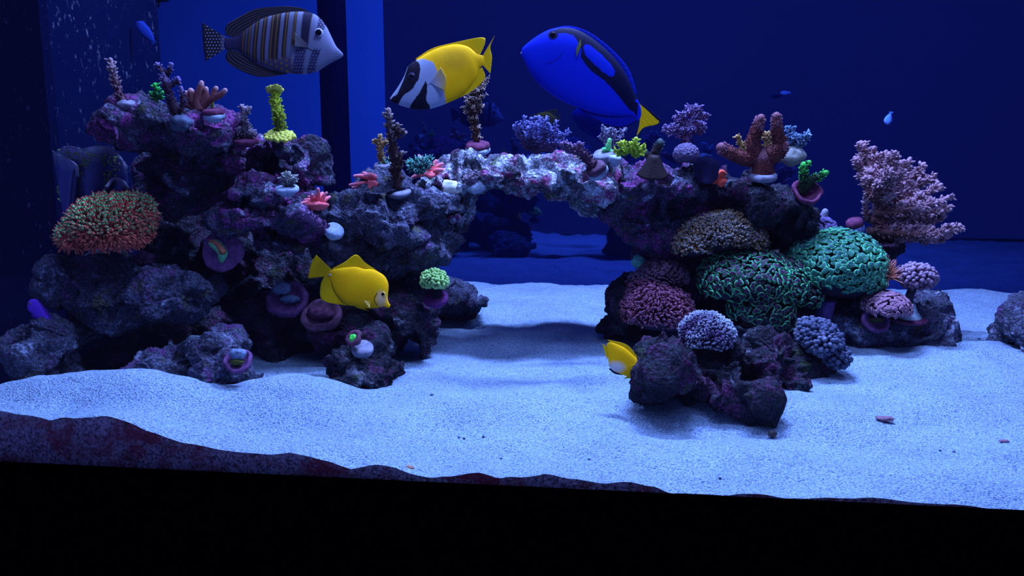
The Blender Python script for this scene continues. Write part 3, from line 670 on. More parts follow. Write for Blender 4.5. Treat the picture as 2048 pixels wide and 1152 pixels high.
euph('hammer_coral', 'maroon hammer coral with curling tips at the left of the right stack', [(1312,618,72,50,.06),(1300,595,50,34,.045),(1340,630,46,40,.05)], MAROON, DARKFLESH, 6.0, hammer_tpl(.42, .26), Y=.955, height=1.8, dens=1.2)
MAROON2 = coral_mat('rosy_grey_hammer', alb(98, 72, 122), alb(145, 125, 190), .5, .98)
euph('hammer_coral', 'rosy grey hammer coral right above the maroon one', [(1325,552,50,28,.045),(1285,568,30,24,.035)], MAROON2, DARKFLESH, 5.4, hammer_tpl(.5, .24), Y=.985, height=2.0, dens=1.1)
PALEBALL = coral_mat('pale_blue_hammer', alb(72, 60, 125), alb(150, 165, 240), .5, .95)
euph('hammer_coral', 'small pale blue hammer ball on the dark overhanging rock', [(1414,667,52,38,.045)], PALEBALL, DARKFLESH, 5.6, hammer_tpl(.4, .3), Y=.765, height=1.7, dens=1.3)
BUBBLE = coral_mat('grey_bubble', alb(70, 80, 140), alb(115, 125, 195), .5, .98)
euph('bubble_coral', 'grey bubble coral hanging in two lobes over the sand shadow', [(1638,675,40,32,.04),(1668,708,26,24,.03,-.01),(1628,660,28,20,.03)], BUBBLE, DARKFLESH, 7.6, bulb_tpl(.62), Y=.845, height=1.3, dens=.9, vis=-1)
PINKH = coral_mat('pink_hammer', alb(120, 85, 140), alb(170, 135, 200), .5, .98)
euph('hammer_coral', 'pink hammer coral in a cup beside the white stalk foot', [(1772,612,42,28,.04)], PINKH, DARKFLESH, 6.4, pad_tpl(.8, .6, 1., .6), Y=.935, height=1.5, dens=1.2)
POMPOM = coral_mat('pink_pompom', alb(110, 88, 150), alb(155, 135, 205), .5, .98)
r_, Y0, s = euph('pompom_coral', 'pink pompom coral on a dark stalk with a white foot', [(1834,553,33,25,.03)], POMPOM, DARKFLESH, 7.4, bulb_tpl(.6), Y=.95, height=1.15, dens=.95, vis=-.9,
             stem=([(1816,614),(1818,595),(1830,565)], 9, 7, solid('dark_stalk', alb(45, 45, 75), .8)))
mb = MB(); c = at(1816, 636, Y0); lathe(mb, [(27*s, 0), (26*s, 5*s), (17*s, 14*s), (12*s, 26*s), (10*s, 31*s)], c, (0, -.12, 1), wob=.05); mb.build('white_foot', solid('white_epoxy', alb(160, 185, 250), .6), r_)
mb = MB(); lathe(mb, [(30*s, -6*s), (38*s, -4*s), (39*s, 2*s), (28*s, 3*s)], c, (0, -.12, 1), wob=.04); mb.build('rim', PLUG_ROSE, r_)
LIMEBALL = coral_mat('mint_green_frogspawn', alb(110, 165, 110), alb(165, 235, 175), .4, .95)
r_, Y0, s = euph('frogspawn_coral', 'mint green frogspawn ball on a purple disc right of the yellow tang', [(868,556,24,17,.02),(880,562,16,13,.016,-.004),(856,562,14,12,.016)], LIMEBALL, solid('mint_flesh', alb(90, 140, 95)), 5.2, bulb_tpl(.62), Y=.845, height=1.2, dens=.9, vis=-.9,
             stem=([(876,596),(874,582),(871,566)], 11, 9, solid('black_stalk', (.012, .010, .02), .8)))
plug(r_, 872, 598, 25, 12, Y0, solid('purple_disc', alb(75, 32, 110), .7), (0, -.5, 1), None, 'purple_disc')
PEACH = coral_mat('peach_fronds', alb(170, 110, 120), alb(190, 150, 210), .6, 1.)
euph('frond_coral', 'peach frond coral fanning out behind the pink hammer', [(1766,550,34,30,.03)], PEACH, solid('peach_flesh', alb(150, 95, 110)), 4.4, torch_tpl(1., .3, .33), Y=.965, height=4.5, dens=.5, jit=.2, vis=-.3)
# turquoise snail shell
mb = MB(); c = at(1275, 524, 1.0); s = ppm(c)
for k in range(16):
    t = k/15; a = t*9; r = 12*(1-t*.8); knob(mb, c+s*np.array([math.cos(a)*5*(1-t), -6*t, math.sin(a)*5*(1-t)-2+6*t]), r*s, 3, 0, (1, 1, 1))
tag(mb.build('snail_shell', solid('turquoise_shell', alb(90, 190, 215), .35)), 'turquoise snail shell at the left of the rosy grey hammer coral', 'snail shell')

# ------------------------------------------------------------------ corals of the middle and the arch
def anemone(label, base, fingers, mat, Y=None, dY=0.0, r=(5, 2.6), foot=(16, 10)):
    """fleshy tapering tentacles traced from the foot outwards"""
    b = hit(*base) if Y is None else at(base[0], base[1], Y); Y0 = b[1]+dY; b = at(base[0], base[1], Y0); s = ppm(b); rg = np.random.default_rng(base[0])
    root = thing('anemone', label, 'anemone', b)
    mb = MB(); knob(mb, b, foot[0]*s, base[0], 0, (1, .8, foot[1]/foot[0])); mb.build('foot', mat, root)
    for (x0, y0, x1, y1) in fingers:
        d0 = rg.uniform(-.012, .010); P = np.array([at(x0, y0, Y0), at((x0+x1)/2+rg.normal()*1.5, (y0+y1)/2-3, Y0+d0*.6), at(x1, y1, Y0+d0)])
        mb = MB(); tube(mb, smooth_path(P, 9), np.linspace(r[0], r[1], 9)*s, 9, 0, 1, lump=.06); mb.build('tentacle', mat, root)
SALMON = coral_mat('salmon_anemone', alb(225, 100, 140), alb(240, 130, 190), .4, 1., var=.15)
anemone('salmon pink anemone with upright fingers below the cave rock', (632, 410), [(632,408,600,408),(632,408,610,400),(630,406,617,394),(630,404,625,390),(634,404,636,378),(636,404,645,386),(640,406,653,386),(640,408,659,394),(640,408,648,400),(634,408,630,400),(626,408,606,404)], SALMON, r=(6, 3), foot=(26, 10), dY=-.005)
anemone('salmon pink anemone with fingers swept left beside the tan stub', (745, 372), [(748,360,709,352),(748,362,727,346),(748,366,712,366),(748,370,700,370),(748,372,706,376),(750,356,730,350),(748,374,722,376),(750,366,722,360),(740,378,738,362)], SALMON, r=(6.5, 3), foot=(15, 14), Y=.865)
anemone('salmon pink anemone with curled fingers at the left end of the arch', (858, 350), [(860,345,838,312),(860,345,850,325),(862,345,872,322),(864,345,884,328),(864,348,886,340),(858,348,840,345),(855,350,825,355),(860,348,862,330)], SALMON, r=(7, 3.4), foot=(20, 10), Y=.955)
TAN = coral_mat('tan_stub_coral', alb(120, 95, 80), alb(175, 150, 130))
sticks('stick_coral', 'short tan forked stub coral on a pale plug left of the tall brown stick', (766, 342), [([(766,328),(762,305),(758,285)], 7, 5), ([(758,290),(750,282),(746,282)], 4, 3), ([(760,292),(760,278),(762,270)], 5, 3), ([(762,295),(770,285),(773,281)], 4, 3)], TAN, 1.8, plugs=[(767, 336, 20, 17, 0, PLUG_GREY)], Y=.895)
BROWN2 = coral_mat('dark_brown_acropora', alb(62, 42, 58), alb(135, 125, 165), .5, 1.)
sticks('stick_coral', 'tall dark brown stick coral in front of the arch left end', (795, 388),
       [([(795,378),(792,330),(786,285),(779,250),(777,220)], 9.5, 5), ([(790,275),(796,262),(806,264),(812,265)], 6, 3.5), ([(790,270),(793,255),(795,248)], 5, 3.5), ([(794,330),(800,315),(802,305)], 6, 4), ([(788,300),(780,302),(773,303)], 4, 3)],
       BROWN2, 2.8, dens=1.2, plugs=[(796, 383, 27, 9, .002, PLUG_GREY, (0, -.4, 1))], Y=.865)
TEAL = coral_mat('teal_bristle_coral', alb(50, 70, 95), alb(110, 190, 225), .3, .9)
b0 = at(830, 352, .93); root = thing('bristle_coral', 'teal bristly coral patch spreading beside the tall brown stick', 'coral', b0); s = ppm(b0); rg = np.random.default_rng(5)
mb = MB()
for cx_, cy_, rx_, ry_ in ((775,345,14,26),(838,335,24,20),(850,325,14,14)): mb.add(at(cx_, cy_, .93 if cx_ > 800 else .90)+ICO3[0]*np.array([rx_*s, .012, ry_*s])*.7, ICO3[1], None, 0.)
mb.build('crust', TEAL, root)
for cx_, cy_, rx_, ry_, n_ in ((775,345,15,30,60),(838,333,27,18,80),(856,326,12,12,30)):
    mb = MB(); u = rg.normal(size=(n_, 3)); u[:, 1] = -np.abs(u[:, 1]); u /= np.linalg.norm(u, axis=1)[:, None]
    c = at(cx_, cy_, .93 if cx_ > 800 else .90); P = c+u*np.array([rx_*s, .014, ry_*s])*.75
    scatter(mb, NUB, P, u*.6+rg.normal(size=(n_, 3))*.5+np.array([0, -.3, .6]), np.tile([1., 0, 0], (n_, 1)), np.stack([np.full(n_, 1.9*s)]*2+[rg.uniform(4, 8, n_)*s], 1)); o = mb.build('bristles', TEAL, root); o['kind'] = 'stuff'
MAUVE = coral_mat('mauve_rod', alb(85, 58, 120), alb(110, 85, 165))
sticks('stick_coral', 'thick mauve rod coral lying in a white blue plug', (655, 460), [([(655,460),(635,446,-.012),(605,424,-.025)], 11, 8)], MAUVE, 2.2, lump=.2, dY=-.08, plugs=[(668, 462, 20, 13, .0, PLUG_WHITE, (.5, -.5, .9))])
BROWNBUSH = coral_mat('brown_white_acropora', alb(62, 38, 42), alb(185, 170, 205), .55, 1.05)
r_, Y0, s, rg = sticks('branching_coral', 'brown bristly upright coral with white tips behind the foxface fish', (954, 318), [([(953,292),(950,260),(946,225),(952,190),(962,172)], 5, 3)], BROWNBUSH, 2.0, plugs=[(955, 301, 25, 10, 0, PLUG_WHITE, (0, -.3, 1), PLUG_ROSE)], Y=.985)
for k, (x, y) in enumerate([(951,265),(948,245),(946,232),(947,222),(949,212),(950,200),(955,190),(957,182),(953,280)]): bush(r_, (x, y), Y0, s, rg, BROWNBUSH, 4, 26 if y < 240 else 14, 2.6, 1.2, (0, -.1, 1), 4, 1.4, 1., 2, 'side_branch')
BLUEAC = coral_mat('blue_purple_acropora', alb(72, 55, 120), alb(105, 115, 235), .35, 1.)
r_, Y0, s, rg = sticks('branching_coral', 'bushy blue violet branching coral on the middle of the arch', (1075, 316), [([(1075,308),(1068,270),(1062,238)], 7, 4), ([(1078,305),(1080,265),(1078,234)], 7, 4)], BLUEAC, 2.2)
for x, y, L in ((1062,300,58),(1080,298,62),(1095,302,50)): bush(r_, (x, y), Y0, s, rg, BLUEAC, 4, L, 5, .95, (0, -.1, 1), 5, 2.0, 1., 2)
LILACF = coral_mat('lilac_encrusting', alb(100, 85, 150), alb(160, 150, 215))
b0 = hit(948, 365, .92); Y0 = b0[1]-.006; root = thing('coral_frag', 'tilted grey frag tile with a small lilac coral at the left of the arch', 'coral', at(950, 365, Y0)); s = ppm(b0)
mb = MB(); lathe(mb, [(16*s, -8*s), (24*s, -6*s), (27*s, 0), (24*s, 5*s), (8*s, 6*s)], at(952, 366, Y0), (-.2, -.8, .7), n=7, wob=.04); mb.build('tile', PLUG_WHITE, root)
bush(root, (944, 368), Y0-.004, s, np.random.default_rng(3), LILACF, 6, 22, 3, 1.1, (-.2, -.5, 1), 3, 1.2)
mb = MB(); c = hit(900, 378, .94); knob(mb, c, 22*s, 9, 0, (1, .35, .8)); tag(mb.build('coral_chip', solid('bare_white_skeleton', alb(190, 200, 240), .8, .2, 90)), 'bare white coral chip at the left shoulder of the arch', 'coral chip')
STUBP = coral_mat('violet_stub', alb(88, 62, 110), alb(125, 105, 190), .6, 1.)
sticks('stick_coral', 'stubby violet forked coral on a tilted plug right of the arch middle', (1190, 345), [([(1190,338),(1170,312),(1150,300),(1126,290)], 9, 8), ([(1160,306),(1158,295),(1158,288)], 8, 6)], STUBP, 2.2, lump=.15, dY=-.03, plugs=[(1195, 344, 22, 10, .004, PLUG_WHITE, (-.4, -.6, .8), STUBP)])
LILACFAN = coral_mat('lilac_fan', alb(85, 78, 140), alb(130, 135, 215))
r_, Y0, s, rg = sticks('branching_coral', 'small lilac feathery coral under the blue tang tail fin', (1220, 305), [([(1220,300),(1220,275),(1220,256)], 3, 2)], LILACFAN, 1.5, Y=1.02)
bush(r_, (1220, 298), Y0, s, rg, LILACFAN, 6, 40, 2.8, .7, (0, 0, 1), 5, 1.3)
MINT = coral_mat('mint_stub', alb(70, 170, 130), alb(120, 225, 170))
sticks('coral_frag', 'mint green stub growing over a striped shell plug', (1213, 325), [([(1216,302),(1217,290),(1219,280)], 7, 4), ([(1205,302),(1216,300),(1225,310)], 7, 5)], MINT, 0, plugs=[(1208, 312, 22, 14, 0, PLUG_GREY, (-.2, -.5, 1)), (1229, 318, 13, 12, -.008, PLUG_WHITE, (.2, -.3, 1))], dY=-.012)
LIME2 = coral_mat('lime_branch', alb(120, 160, 50), alb(190, 225, 95))
r_, Y0, s, rg = sticks('branching_coral', 'lime yellow branching coral right below the blue tang tail', (1263, 312),
       [([(1262,308),(1268,292),(1272,278)], 7, 4.5), ([(1255,308),(1247,295),(1243,285)], 7, 4.5), ([(1268,308),(1280,298),(1288,292)], 6, 4.5), ([(1250,308),(1240,305),(1230,303)], 5, 4), ([(1262,308),(1278,306),(1286,308)], 6, 4), ([(1260,306),(1258,300),(1266,286)], 5, 4)], LIME2, 2.4, dens=1.3)
CONE = coral_mat('brown_cone', alb(45, 36, 52), alb(62, 84, 115), .55, 1.)
b0 = hit(1305, 345, .96); Y0 = b0[1]-.022; root = thing('cone_coral', 'dark cone shaped coral with a thumb like stub at the arch right foot', 'coral', at(1305, 355, Y0)); s = ppm(b0)
mb = MB(); lathe(mb, [(30*s, 0), (28*s, 4*s, .5), (20*s, 18*s), (12*s, 36*s), (9*s, 42*s)], at(1305, 352, Y0), (.05, -.25, 1), wob=.04); mb.build('cone', CONE, root)
mb = MB(); branch(mb, path3([(1304,330),(1308,308),(1318,290),(1320,284)], Y0), 10*s, 7*s, 1.5*s, rng, lump=.15); mb.build('stub', CONE, root)
mb = MB(); branch(mb, path3([(1300,322),(1294,310),(1293,303)], Y0), 6*s, 3.5*s, 0, rng); mb.build('stub', CONE, root)
VIOLET = coral_mat('violet_tree_coral', alb(95, 62, 125), alb(130, 118, 220), .3, 1.)
r_, Y0, s, rg = sticks('branching_coral', 'violet tree coral with frilly crown at the top of the right foot', (1372, 325), [([(1372,318),(1374,292),(1378,262),(1390,222)], 6, 4), ([(1374,282),(1360,268),(1335,266)], 5, 4), ([(1376,268),(1366,248),(1358,238)], 5, 3.5), ([(1380,255),(1396,242),(1410,235)], 5, 3.5)], VIOLET, 2.2, Y=1.0)
for x, y in ((1338,266),(1350,264),(1360,242),(1366,252),(1385,232),(1390,224),(1403,238),(1394,256),(1372,268),(1394,268)): bush(r_, (x, y), Y0, s, rg, VIOLET, 5, 16, 3, 1.3, (0, -.2, .8), 4, 1.6, 1., 2, 'frill')
DOMEV = coral_mat('violet_dome', alb(62, 52, 98), alb(98, 90, 160))
euph('dome_coral', 'small violet nubbly dome coral under the tree coral', [(1372,308,24,20,.022)], DOMEV, DOMEV, 3.4, NUB, Y=.975, height=.8, dens=1.2, vis=-.8, part='nubs')
b0 = hit(1412, 350, 1.0); PLATEV = coral_mat('violet_plate', alb(52, 46, 115), alb(62, 55, 130))
o = sheet(None, 'plating_coral', [(1386,322),(1400,314),(1420,316),(1440,324)], [(1388,345),(1400,362),(1420,366),(1436,356)], b0[1]-.01, PLATEV, lambda u, v: .005*math.sin(u*7)+.004*v, .004, nu=30, nv=14); tag(o, 'flat violet plate coral between the tree coral and the red sponge', 'coral')
mb = MB(); c = hit(1428, 358, 1.0); s = ppm(c); rg = np.random.default_rng(4)
for k in range(9): knob(mb, c+s*np.array([rg.uniform(-17, 17), -8+rg.uniform(-4, 4), rg.uniform(-12, 12)]), rg.uniform(7, 11)*s, k, 0, (1, .6, .9))
tag(mb.build('sponge', solid('coral_red_sponge', alb(215, 80, 85), .7, .35, 160)), 'coral red sponge patch left of the thick fingered coral', 'sponge')

# ------------------------------------------------------------------ corals of the right stack
FINGER = coral_mat('rust_purple_finger', alb(92, 46, 62), alb(140, 100, 150), .82, 1.02, scale=700)
HAIR = tube_tpl([(0, 0, 0), (0, 0, 1)], [.5, .3], 4, .3, .9)
r_, Y0, s, rg = sticks('finger_coral', 'large rust coloured coral with five thick furry fingers', (1527, 352),
       [([(1527,356),(1526,335),(1524,316)], 22, 18), ([(1516,318),(1490,318),(1462,306),(1443,296)], 14, 11), ([(1512,312),(1506,285),(1512,262),(1522,236)], 15, 8), ([(1536,312),(1560,290),(1553,260),(1553,232)], 15, 8), ([(1536,318),(1555,308),(1566,292)], 15, 12), ([(1508,272),(1516,258),(1519,256)], 11, 9)],
       FINGER, 1.7, dens=2.0, lump=.10, sides=14, Y=.955)
mb = MB(); lathe(mb, [(24*s, -5*s), (28*s, -2*s), (27*s, 6*s), (22*s, 10*s)], at(1526, 356, Y0), (0, -.2, 1), wob=.05); mb.build('crust_foot', PLUG_GREY, r_)
sticks('stick_coral', 'little tan bristly stub behind the thick fingers, left', (1488, 312), [([(1492,308),(1483,290),(1474,273)], 8, 4)], TAN, 2.2, Y=1.0)
sticks('stick_coral', 'little tan bristly stub between the two tall fingers', (1536, 305), [([(1535,300),(1533,280),(1530,266)], 7, 4), ([(1538,295),(1545,275),(1547,262)], 6, 3)], TAN, 2.2, Y=.99)
CYANAC = coral_mat('sky_blue_acropora', alb(62, 75, 140), alb(115, 150, 240), .3, .95)
r_, Y0, s, rg = sticks('branching_coral', 'sky blue bristly coral on a bare white stone', (1588, 300), [([(1586,298),(1582,275),(1578,255)], 5, 3), ([(1590,298),(1602,282),(1612,274)], 5, 3)], CYANAC, 2.6, dens=1.4, Y=1.0)
bush(r_, (1590, 300), Y0, s, rg, CYANAC, 6, 36, 3.6, .8, (.1, -.1, 1), 4, 2.2, 1.1)
mb = MB(); knob(mb, at(1585, 312, Y0), 27*s, 4, 0, (1, .8, .75)); mb.build('white_stone', solid('bare_white_stone', alb(130, 135, 170), .85, .4, 90), r_)
DKGREEN = coral_mat('dark_green_branch', alb(18, 42, 32), alb(70, 200, 110), .6, 1.)
r_, Y0, s, rg = sticks('branching_coral', 'dark green forked coral in an open red rimmed shell', (1605, 392), [([(1606,388),(1608,360),(1608,330)], 9, 7), ([(1610,378),(1625,360),(1640,352),(1652,346)], 8, 6), ([(1608,340),(1612,330),(1618,325)], 6, 5)], DKGREEN, 1.8, dens=.9, Y=.965)
mb = MB(); c = at(1612, 388, Y0); lathe(mb, [(8*s, -8*s), (20*s, -7*s), (28*s, 0), (30*s, 10*s), (25*s, 12*s), (20*s, 2*s), (8*s, -2*s)], c, (.15, -.75, .7), wob=.06); mb.build('shell', PLUG_ROSE, r_)
ROSE = coral_mat('rose_table_acropora', alb(100, 66, 90), alb(165, 135, 195), .35, 1.)
b0 = at(1765, 470, 1.03); s = ppm(b0); root = thing('table_coral', 'big rose pink branching coral spreading right above the sand', 'coral', b0); Y0 = 1.03; rg = np.random.default_rng(12)
mb = MB(); branch(mb, path3([(1770,485,.02),(1764,440,.02),(1758,395,.015)], Y0), 19*s, 13*s, 2.2*s, rg, lump=.25); mb.build('trunk', ROSE, root)
ends = [(1712,318),(1722,285),(1742,298),(1765,308),(1792,310),(1820,318),(1848,328),(1870,350),(1882,372),(1905,392),(1902,412),(1890,432),(1925,455),(1897,474),(1860,462),(1830,430),(1850,395),(1800,350),(1740,340),(1775,345),(1830,370),(1735,365),(1780,385),(1810,410),(1840,450)]
for k, (x, y) in enumerate(ends):
    dz = rg.uniform(-.035, .035); sx, sy = (1758+rg.normal()*8, min(max(y+30, 400), 462)); mid = (sx*.5+x*.5, sy*.5+y*.5+(10 if x > 1800 else -5))
    P = smooth_path(path3([(sx, sy), (mid[0], mid[1], dz*.7), (x, y, dz)], Y0), 16); mb = MB()
    branch(mb, P[::5], 9*s, 4.5*s, 2.6*s, rg, n=14, dens=1.0, lump=.12)
    for q in range(13):
        t = rg.uniform(.3, 1.0); i = int(t*14); dirn = unit(P[min(i+1, 15)]-P[i])+unit(rg.normal(size=3)*np.array([1, .9, 1])+np.array([0, -.3, .5]))*.9; L = rg.uniform(12, 24)*s*(1.1-.3*t)
        P2 = np.array([P[i], P[i]+unit(dirn)*L*.5, P[i]+unit(dirn+np.array([0, 0, .3]))*L]); branch(mb, P2, 5*s, 4.0*s, 2.3*s, rg, n=6, sides=7, dens=1.0, a0=.3, a1=1.)
    mb.build('branch', ROSE, root)
sticks('stick_coral', 'thin grey rose stick standing left of the big pink branching coral', (1732, 450), [([(1733,442),(1732,415),(1731,389)], 5.5, 4)], BROWN_STICK, 2.2, dens=1.2, Y=1.03)
sticks('coral_frag', 'tilted blue white plug with a red band left of the grey rose stick', (1712, 465), [([(1712,446),(1714,442)], 6, 5)], PLUG_ROSE, 0, plugs=[(1711, 458, 17, 13, 0, solid('blue_white_plug', alb(105, 130, 235), .6), (-.35, -.3, 1), PLUG_ROSE)], Y=1.01, part='nub')
sticks('coral_frag', 'pink and blue tilted frag plug behind the lilac hammer coral', (1632, 455), [([(1645,448),(1648,434),(1650,424)], 9, 7)], PLUG_GREY, 0, plugs=[(1624, 443, 19, 10, .01, solid('rose_plug', alb(150, 85, 130), .7), (.6, -.4, .8))], Y=1.03, part='nub')

# ------------------------------------------------------------------ small frags, cups and rings on the lower left rocks
FRAGW = coral_mat('grey_white_tuft', alb(80, 85, 125), alb(165, 175, 220))
r_, Y0, s, rg = sticks('coral_frag', 'white round plug with a small grey tuft under the cave mouth', (574, 392), [([(577,372),(576,355),(578,346)], 5, 4)], FRAGW, 2., plugs=[(574, 379, 24, 10, 0, PLUG_WHITE)], dY=-.03)
bush(r_, (578, 372), Y0, s, rg, FRAGW, 6, 24, 3.4, .9, (0, -.1, 1), 3, 2., 1.)
def cup(name, label, px, py, r, tilt, mats, Y=None, dY=-.012, squash=1.0, ring=True):
    b = hit(px, py, .85) if Y is None else at(px, py, Y); Y0 = b[1]+dY; c = at(px, py, Y0); s = ppm(c); root = thing(name, label, 'coral', c); R_ = r*s; mb = MB()
    if ring: lathe(mb, [(R_*.6, -R_*.35), (R_*.9, -R_*.30), (R_, 0), (R_*.92, R_*.16), (R_*.74, R_*.13), (R_*.64, -R_*.05), (R_*.3, -R_*.10)], c, tilt, n=36, wob=.035, seed=px)
    else: lathe(mb, [(R_*.7, -R_*.3), (R_*.96, -R_*.12), (R_, 0), (R_*.92, R_*.08), (R_*.5, R_*.10), (R_*.2, R_*.08)], c, tilt, n=36, wob=.04, seed=px)
    mb.build('rim' if ring else 'disc', mats[0], root); return root, c, s, unit(tilt)
RIM = solid('purple_coralline_rim', alb(85, 55, 125), .75, .5, 200); BLUEGREY = solid('blue_grey_crust', alb(85, 105, 170), .8, .4, 260)
root, c, s, z = cup('ring_coral', 'purple ring shaped cup with a blue grey lump on its far rim', 575, 598, 43, (.1, -.75, .75), [RIM], dY=-.02)
mb = MB(); knob(mb, c+z*8*s+s*np.array([-12, 4, 16]), 19*s, 3, 0, (1, .8, .7)); knob(mb, c+s*np.array([6, -2, 0]), 18*s, 6, 0, (1.1, .7, .5)); mb.build('crust', BLUEGREY, root)
root, c, s, z = cup('ring_coral', 'rusty ring shaped cup with a tan front rim under the yellow tang', 643, 630, 42, (.05, -.62, .85), [solid('rust_tan_rim', alb(98, 68, 118), .75, .6, 160)], dY=-.02)
mb = MB(); knob(mb, c+z*7*s, 25*s, 8, 0, (1.1, .7, .5)); mb.build('crust', solid('rust_purple_crust', alb(95, 60, 110), .8, .5, 200), root)
root, c, s, z = cup('disc_coral', 'purple disc with a mint crescent polyp on the left stack', 445, 503, 41, (.25, -.95, .25), [RIM], ring=False, dY=-.02, Y=.80)
mb = MB(); P = [c+z*6*s+s*np.array([-24, 0, 18]), c+z*12*s+s*np.array([-8, 0, 10]), c+z*12*s+s*np.array([2, 0, -4]), c+z*8*s+s*np.array([0, 0, -17])]
tube(mb, smooth_path(P, 12), np.array([5, 8, 10, 11, 11, 11, 11, 11, 11, 10, 9, 7])*s, 10, 0, 0, lump=.15); mb.build('polyp', solid('mint_polyp', alb(85, 165, 150), .5), root)
mb = MB(); tube(mb, smooth_path([p+np.array([4*s, -7*s, 3*s]) for p in P[:3]], 8), np.linspace(4, 7, 8)*s, 8, 0, 0, lump=.2); mb.build('polyp_mouth', solid('rust_mouth', alb(130, 80, 80), .6), root)
root, c, s, z = cup('cup_coral', 'small grey cup with an olive centre on the blocky front rocks', 476, 722, 29, (.1, -.7, .75), [RIM], dY=-.012)
mb = MB(); knob(mb, c+s*np.array([2, -2, 15]), 17*s, 5, 0, (1, .7, .6)); mb.build('crust', BLUEGREY, root)
mb = MB(); knob(mb, c+z*2*s+s*np.array([0, -5, -2]), 14*s, 2, 0, (1, .6, .5)); mb.build('polyp', solid('olive_polyp', alb(70, 80, 40), .6), root)
b0 = hit(720, 700, .77); Y0 = b0[1]-.012; c = at(722, 700, Y0); s = ppm(c); root = thing('button_polyp', 'maroon button polyp with a bright green centre on a pale plug', 'coral', c)
plug(root, 725, 698, 22, 13, Y0, PLUG_GREY, (.1, -.5, 1)); mb = MB(); cc = at(708, 677, Y0-.008); z = unit((-.35, -.75, .6))
lathe(mb, [(8*s, -14*s), (12*s, -6*s), (18*s, 0), (17*s, 5*s), (10*s, 6*s), (7*s, 3*s)], cc, z, wob=.06); mb.build('polyp', solid('maroon_polyp', alb(80, 48, 88), .6), root)
mb = MB(); lathe(mb, [(9*s, 2*s), (8*s, 6*s), (4*s, 7.5*s), (2*s, 7*s)], cc, z, n=10, wob=.12, seed=2); mb.build('green_centre', solid('neon_green_centre', alb(70, 200, 100), .5), root)
b0 = hit(288, 530, .77); mb = MB(); s = ppm(b0)
for k in range(5): knob(mb, at(288+[-9, 8, 0, -4, 10][k], 518+[4, 5, -5, -10, -4][k], b0[1]), 10*s, k, 0)
tag(mb.build('coral_frag', MAUVE), 'small mauve coral lump on top of the grey boulder', 'coral')
mb = MB(); c = at(1652, 620, .96); s = ppm(c); lathe(mb, [(14*s, -26*s), (17*s, -10*s), (16*s, 12*s), (19*s, 20*s), (8*s, 22*s)], c, (.05, -.1, 1), wob=.06)
tag(mb.build('coral_plug', solid('violet_plug', alb(80, 60, 150), .7, .4, 120)), 'violet stub plug under the teal hammer coral', 'coral plug')
root, c, s, z = cup('cup_coral', 'open purple ring cup just under the pink hammer coral', 1752, 640, 28, (0, -.8, .6), [RIM], Y=.93, dY=0)
mb = MB(); knob(mb, c+z*2*s, 14*s, 2, 0, (1.1, .6, .5)); mb.build('polyp', solid('olive_cup', alb(50, 50, 45), .7), root)

# ------------------------------------------------------------------ bits on the sand
def pebble(name, label, px, py, r, mat, cat, squash=(1, .8, .7), seed=1, group=None):
    z = float(sand_height(np.array([[on_floor(px, py)[0]]]), np.array([[on_floor(px, py)[1]]]))[0, 0]); c = on_floor(px, py, z); s = ppm(c); mb = MB(); knob(mb, c+np.array([0, 0, r*s*.4]), r*s, seed, 0, squash)
    return tag(mb.build(name, mat), label, cat, group)
PEB = solid('blue_grey_pebble', alb(60, 70, 130), .8)
pebble('pebble', 'round dark pebble on the sand right of the knobbly front rock', 864, 793, 5, PEB, 'pebble')
for k, (x, y) in enumerate(((918,876),(928,878),(967,875),(1002,918),(1178,920),(1440,958),(1880,902),(1908,905),(1958,680),(1833,622))):
    pebble('pebble', 'tiny dark pebble lying loose on the open sand', x, y, 2.6+k % 3*.4, PEB, 'pebble', seed=k, group='tiny loose pebbles')
pebble('snail', 'small dark snail shell in the shadow right of the overhanging rock', 1545, 871, 9, solid('brown_snail', alb(60, 55, 75), .4, .5, 400), 'snail', (1, .8, .8), 4)
pebble('shell', 'rose brown shell fragment lying on the sand to the right', 1770, 843, 15, solid('rose_shell', alb(110, 85, 130), .6), 'shell', (1.2, .7, .3), 5)
pebble('shell', 'small rose shell chip near the right edge of the sand', 2008, 885, 8, solid('rose_chip', alb(120, 90, 150), .6), 'shell', (1.2, .7, .4), 6)
pebble('shell', 'tan shell chip against the front glass', 818, 938, 8, solid('tan_chip', alb(150, 110, 120), .6), 'shell', (1.2, .7, .5), 7)

# ------------------------------------------------------------------ fish
def fish_mat(name, rough=.42, trans=0.0, scale=900):
    m, nt, b = new_mat(name); a = nt.nodes.new('ShaderNodeAttribute'); a.attribute_name = 'pigment'; co = objco(nt); n = noise(nt, scale, 2, .5, co)
    v = ramp(nt, n.outputs[0], [(0.3, (.86, .86, .86)), (0.7, (1, 1, 1))])
    c = mix(nt, 1.0, a.outputs['Color'], v.outputs[0], 'MULTIPLY'); nt.links.new(c, b.inputs['Base Color']); b.inputs['Roughness'].default_value = rough
    b.inputs['Specular IOR Level'].default_value = .035
    bump(nt, b, n.outputs[0], .25, .0003)
    if trans:
        t = nt.nodes.new('ShaderNodeBsdfTranslucent'); nt.links.new(c, t.inputs[0]); ms = nt.nodes.new('ShaderNodeMixShader'); ms.inputs[0].default_value = trans
        nt.links.new(b.outputs[0], ms.inputs[1]); nt.links.new(t.outputs[0], ms.inputs[2]); nt.links.new(ms.outputs[0], nt.nodes['Material Output'].inputs[0])
    return m
FISH_SKIN, FISH_FIN = fish_mat('fish_skin', .6), fish_mat('fish_fin', .6, .15)
EYE_BLACK = solid('eye_pupil', (.004, .004, .008), .12, 0, 10, 0)
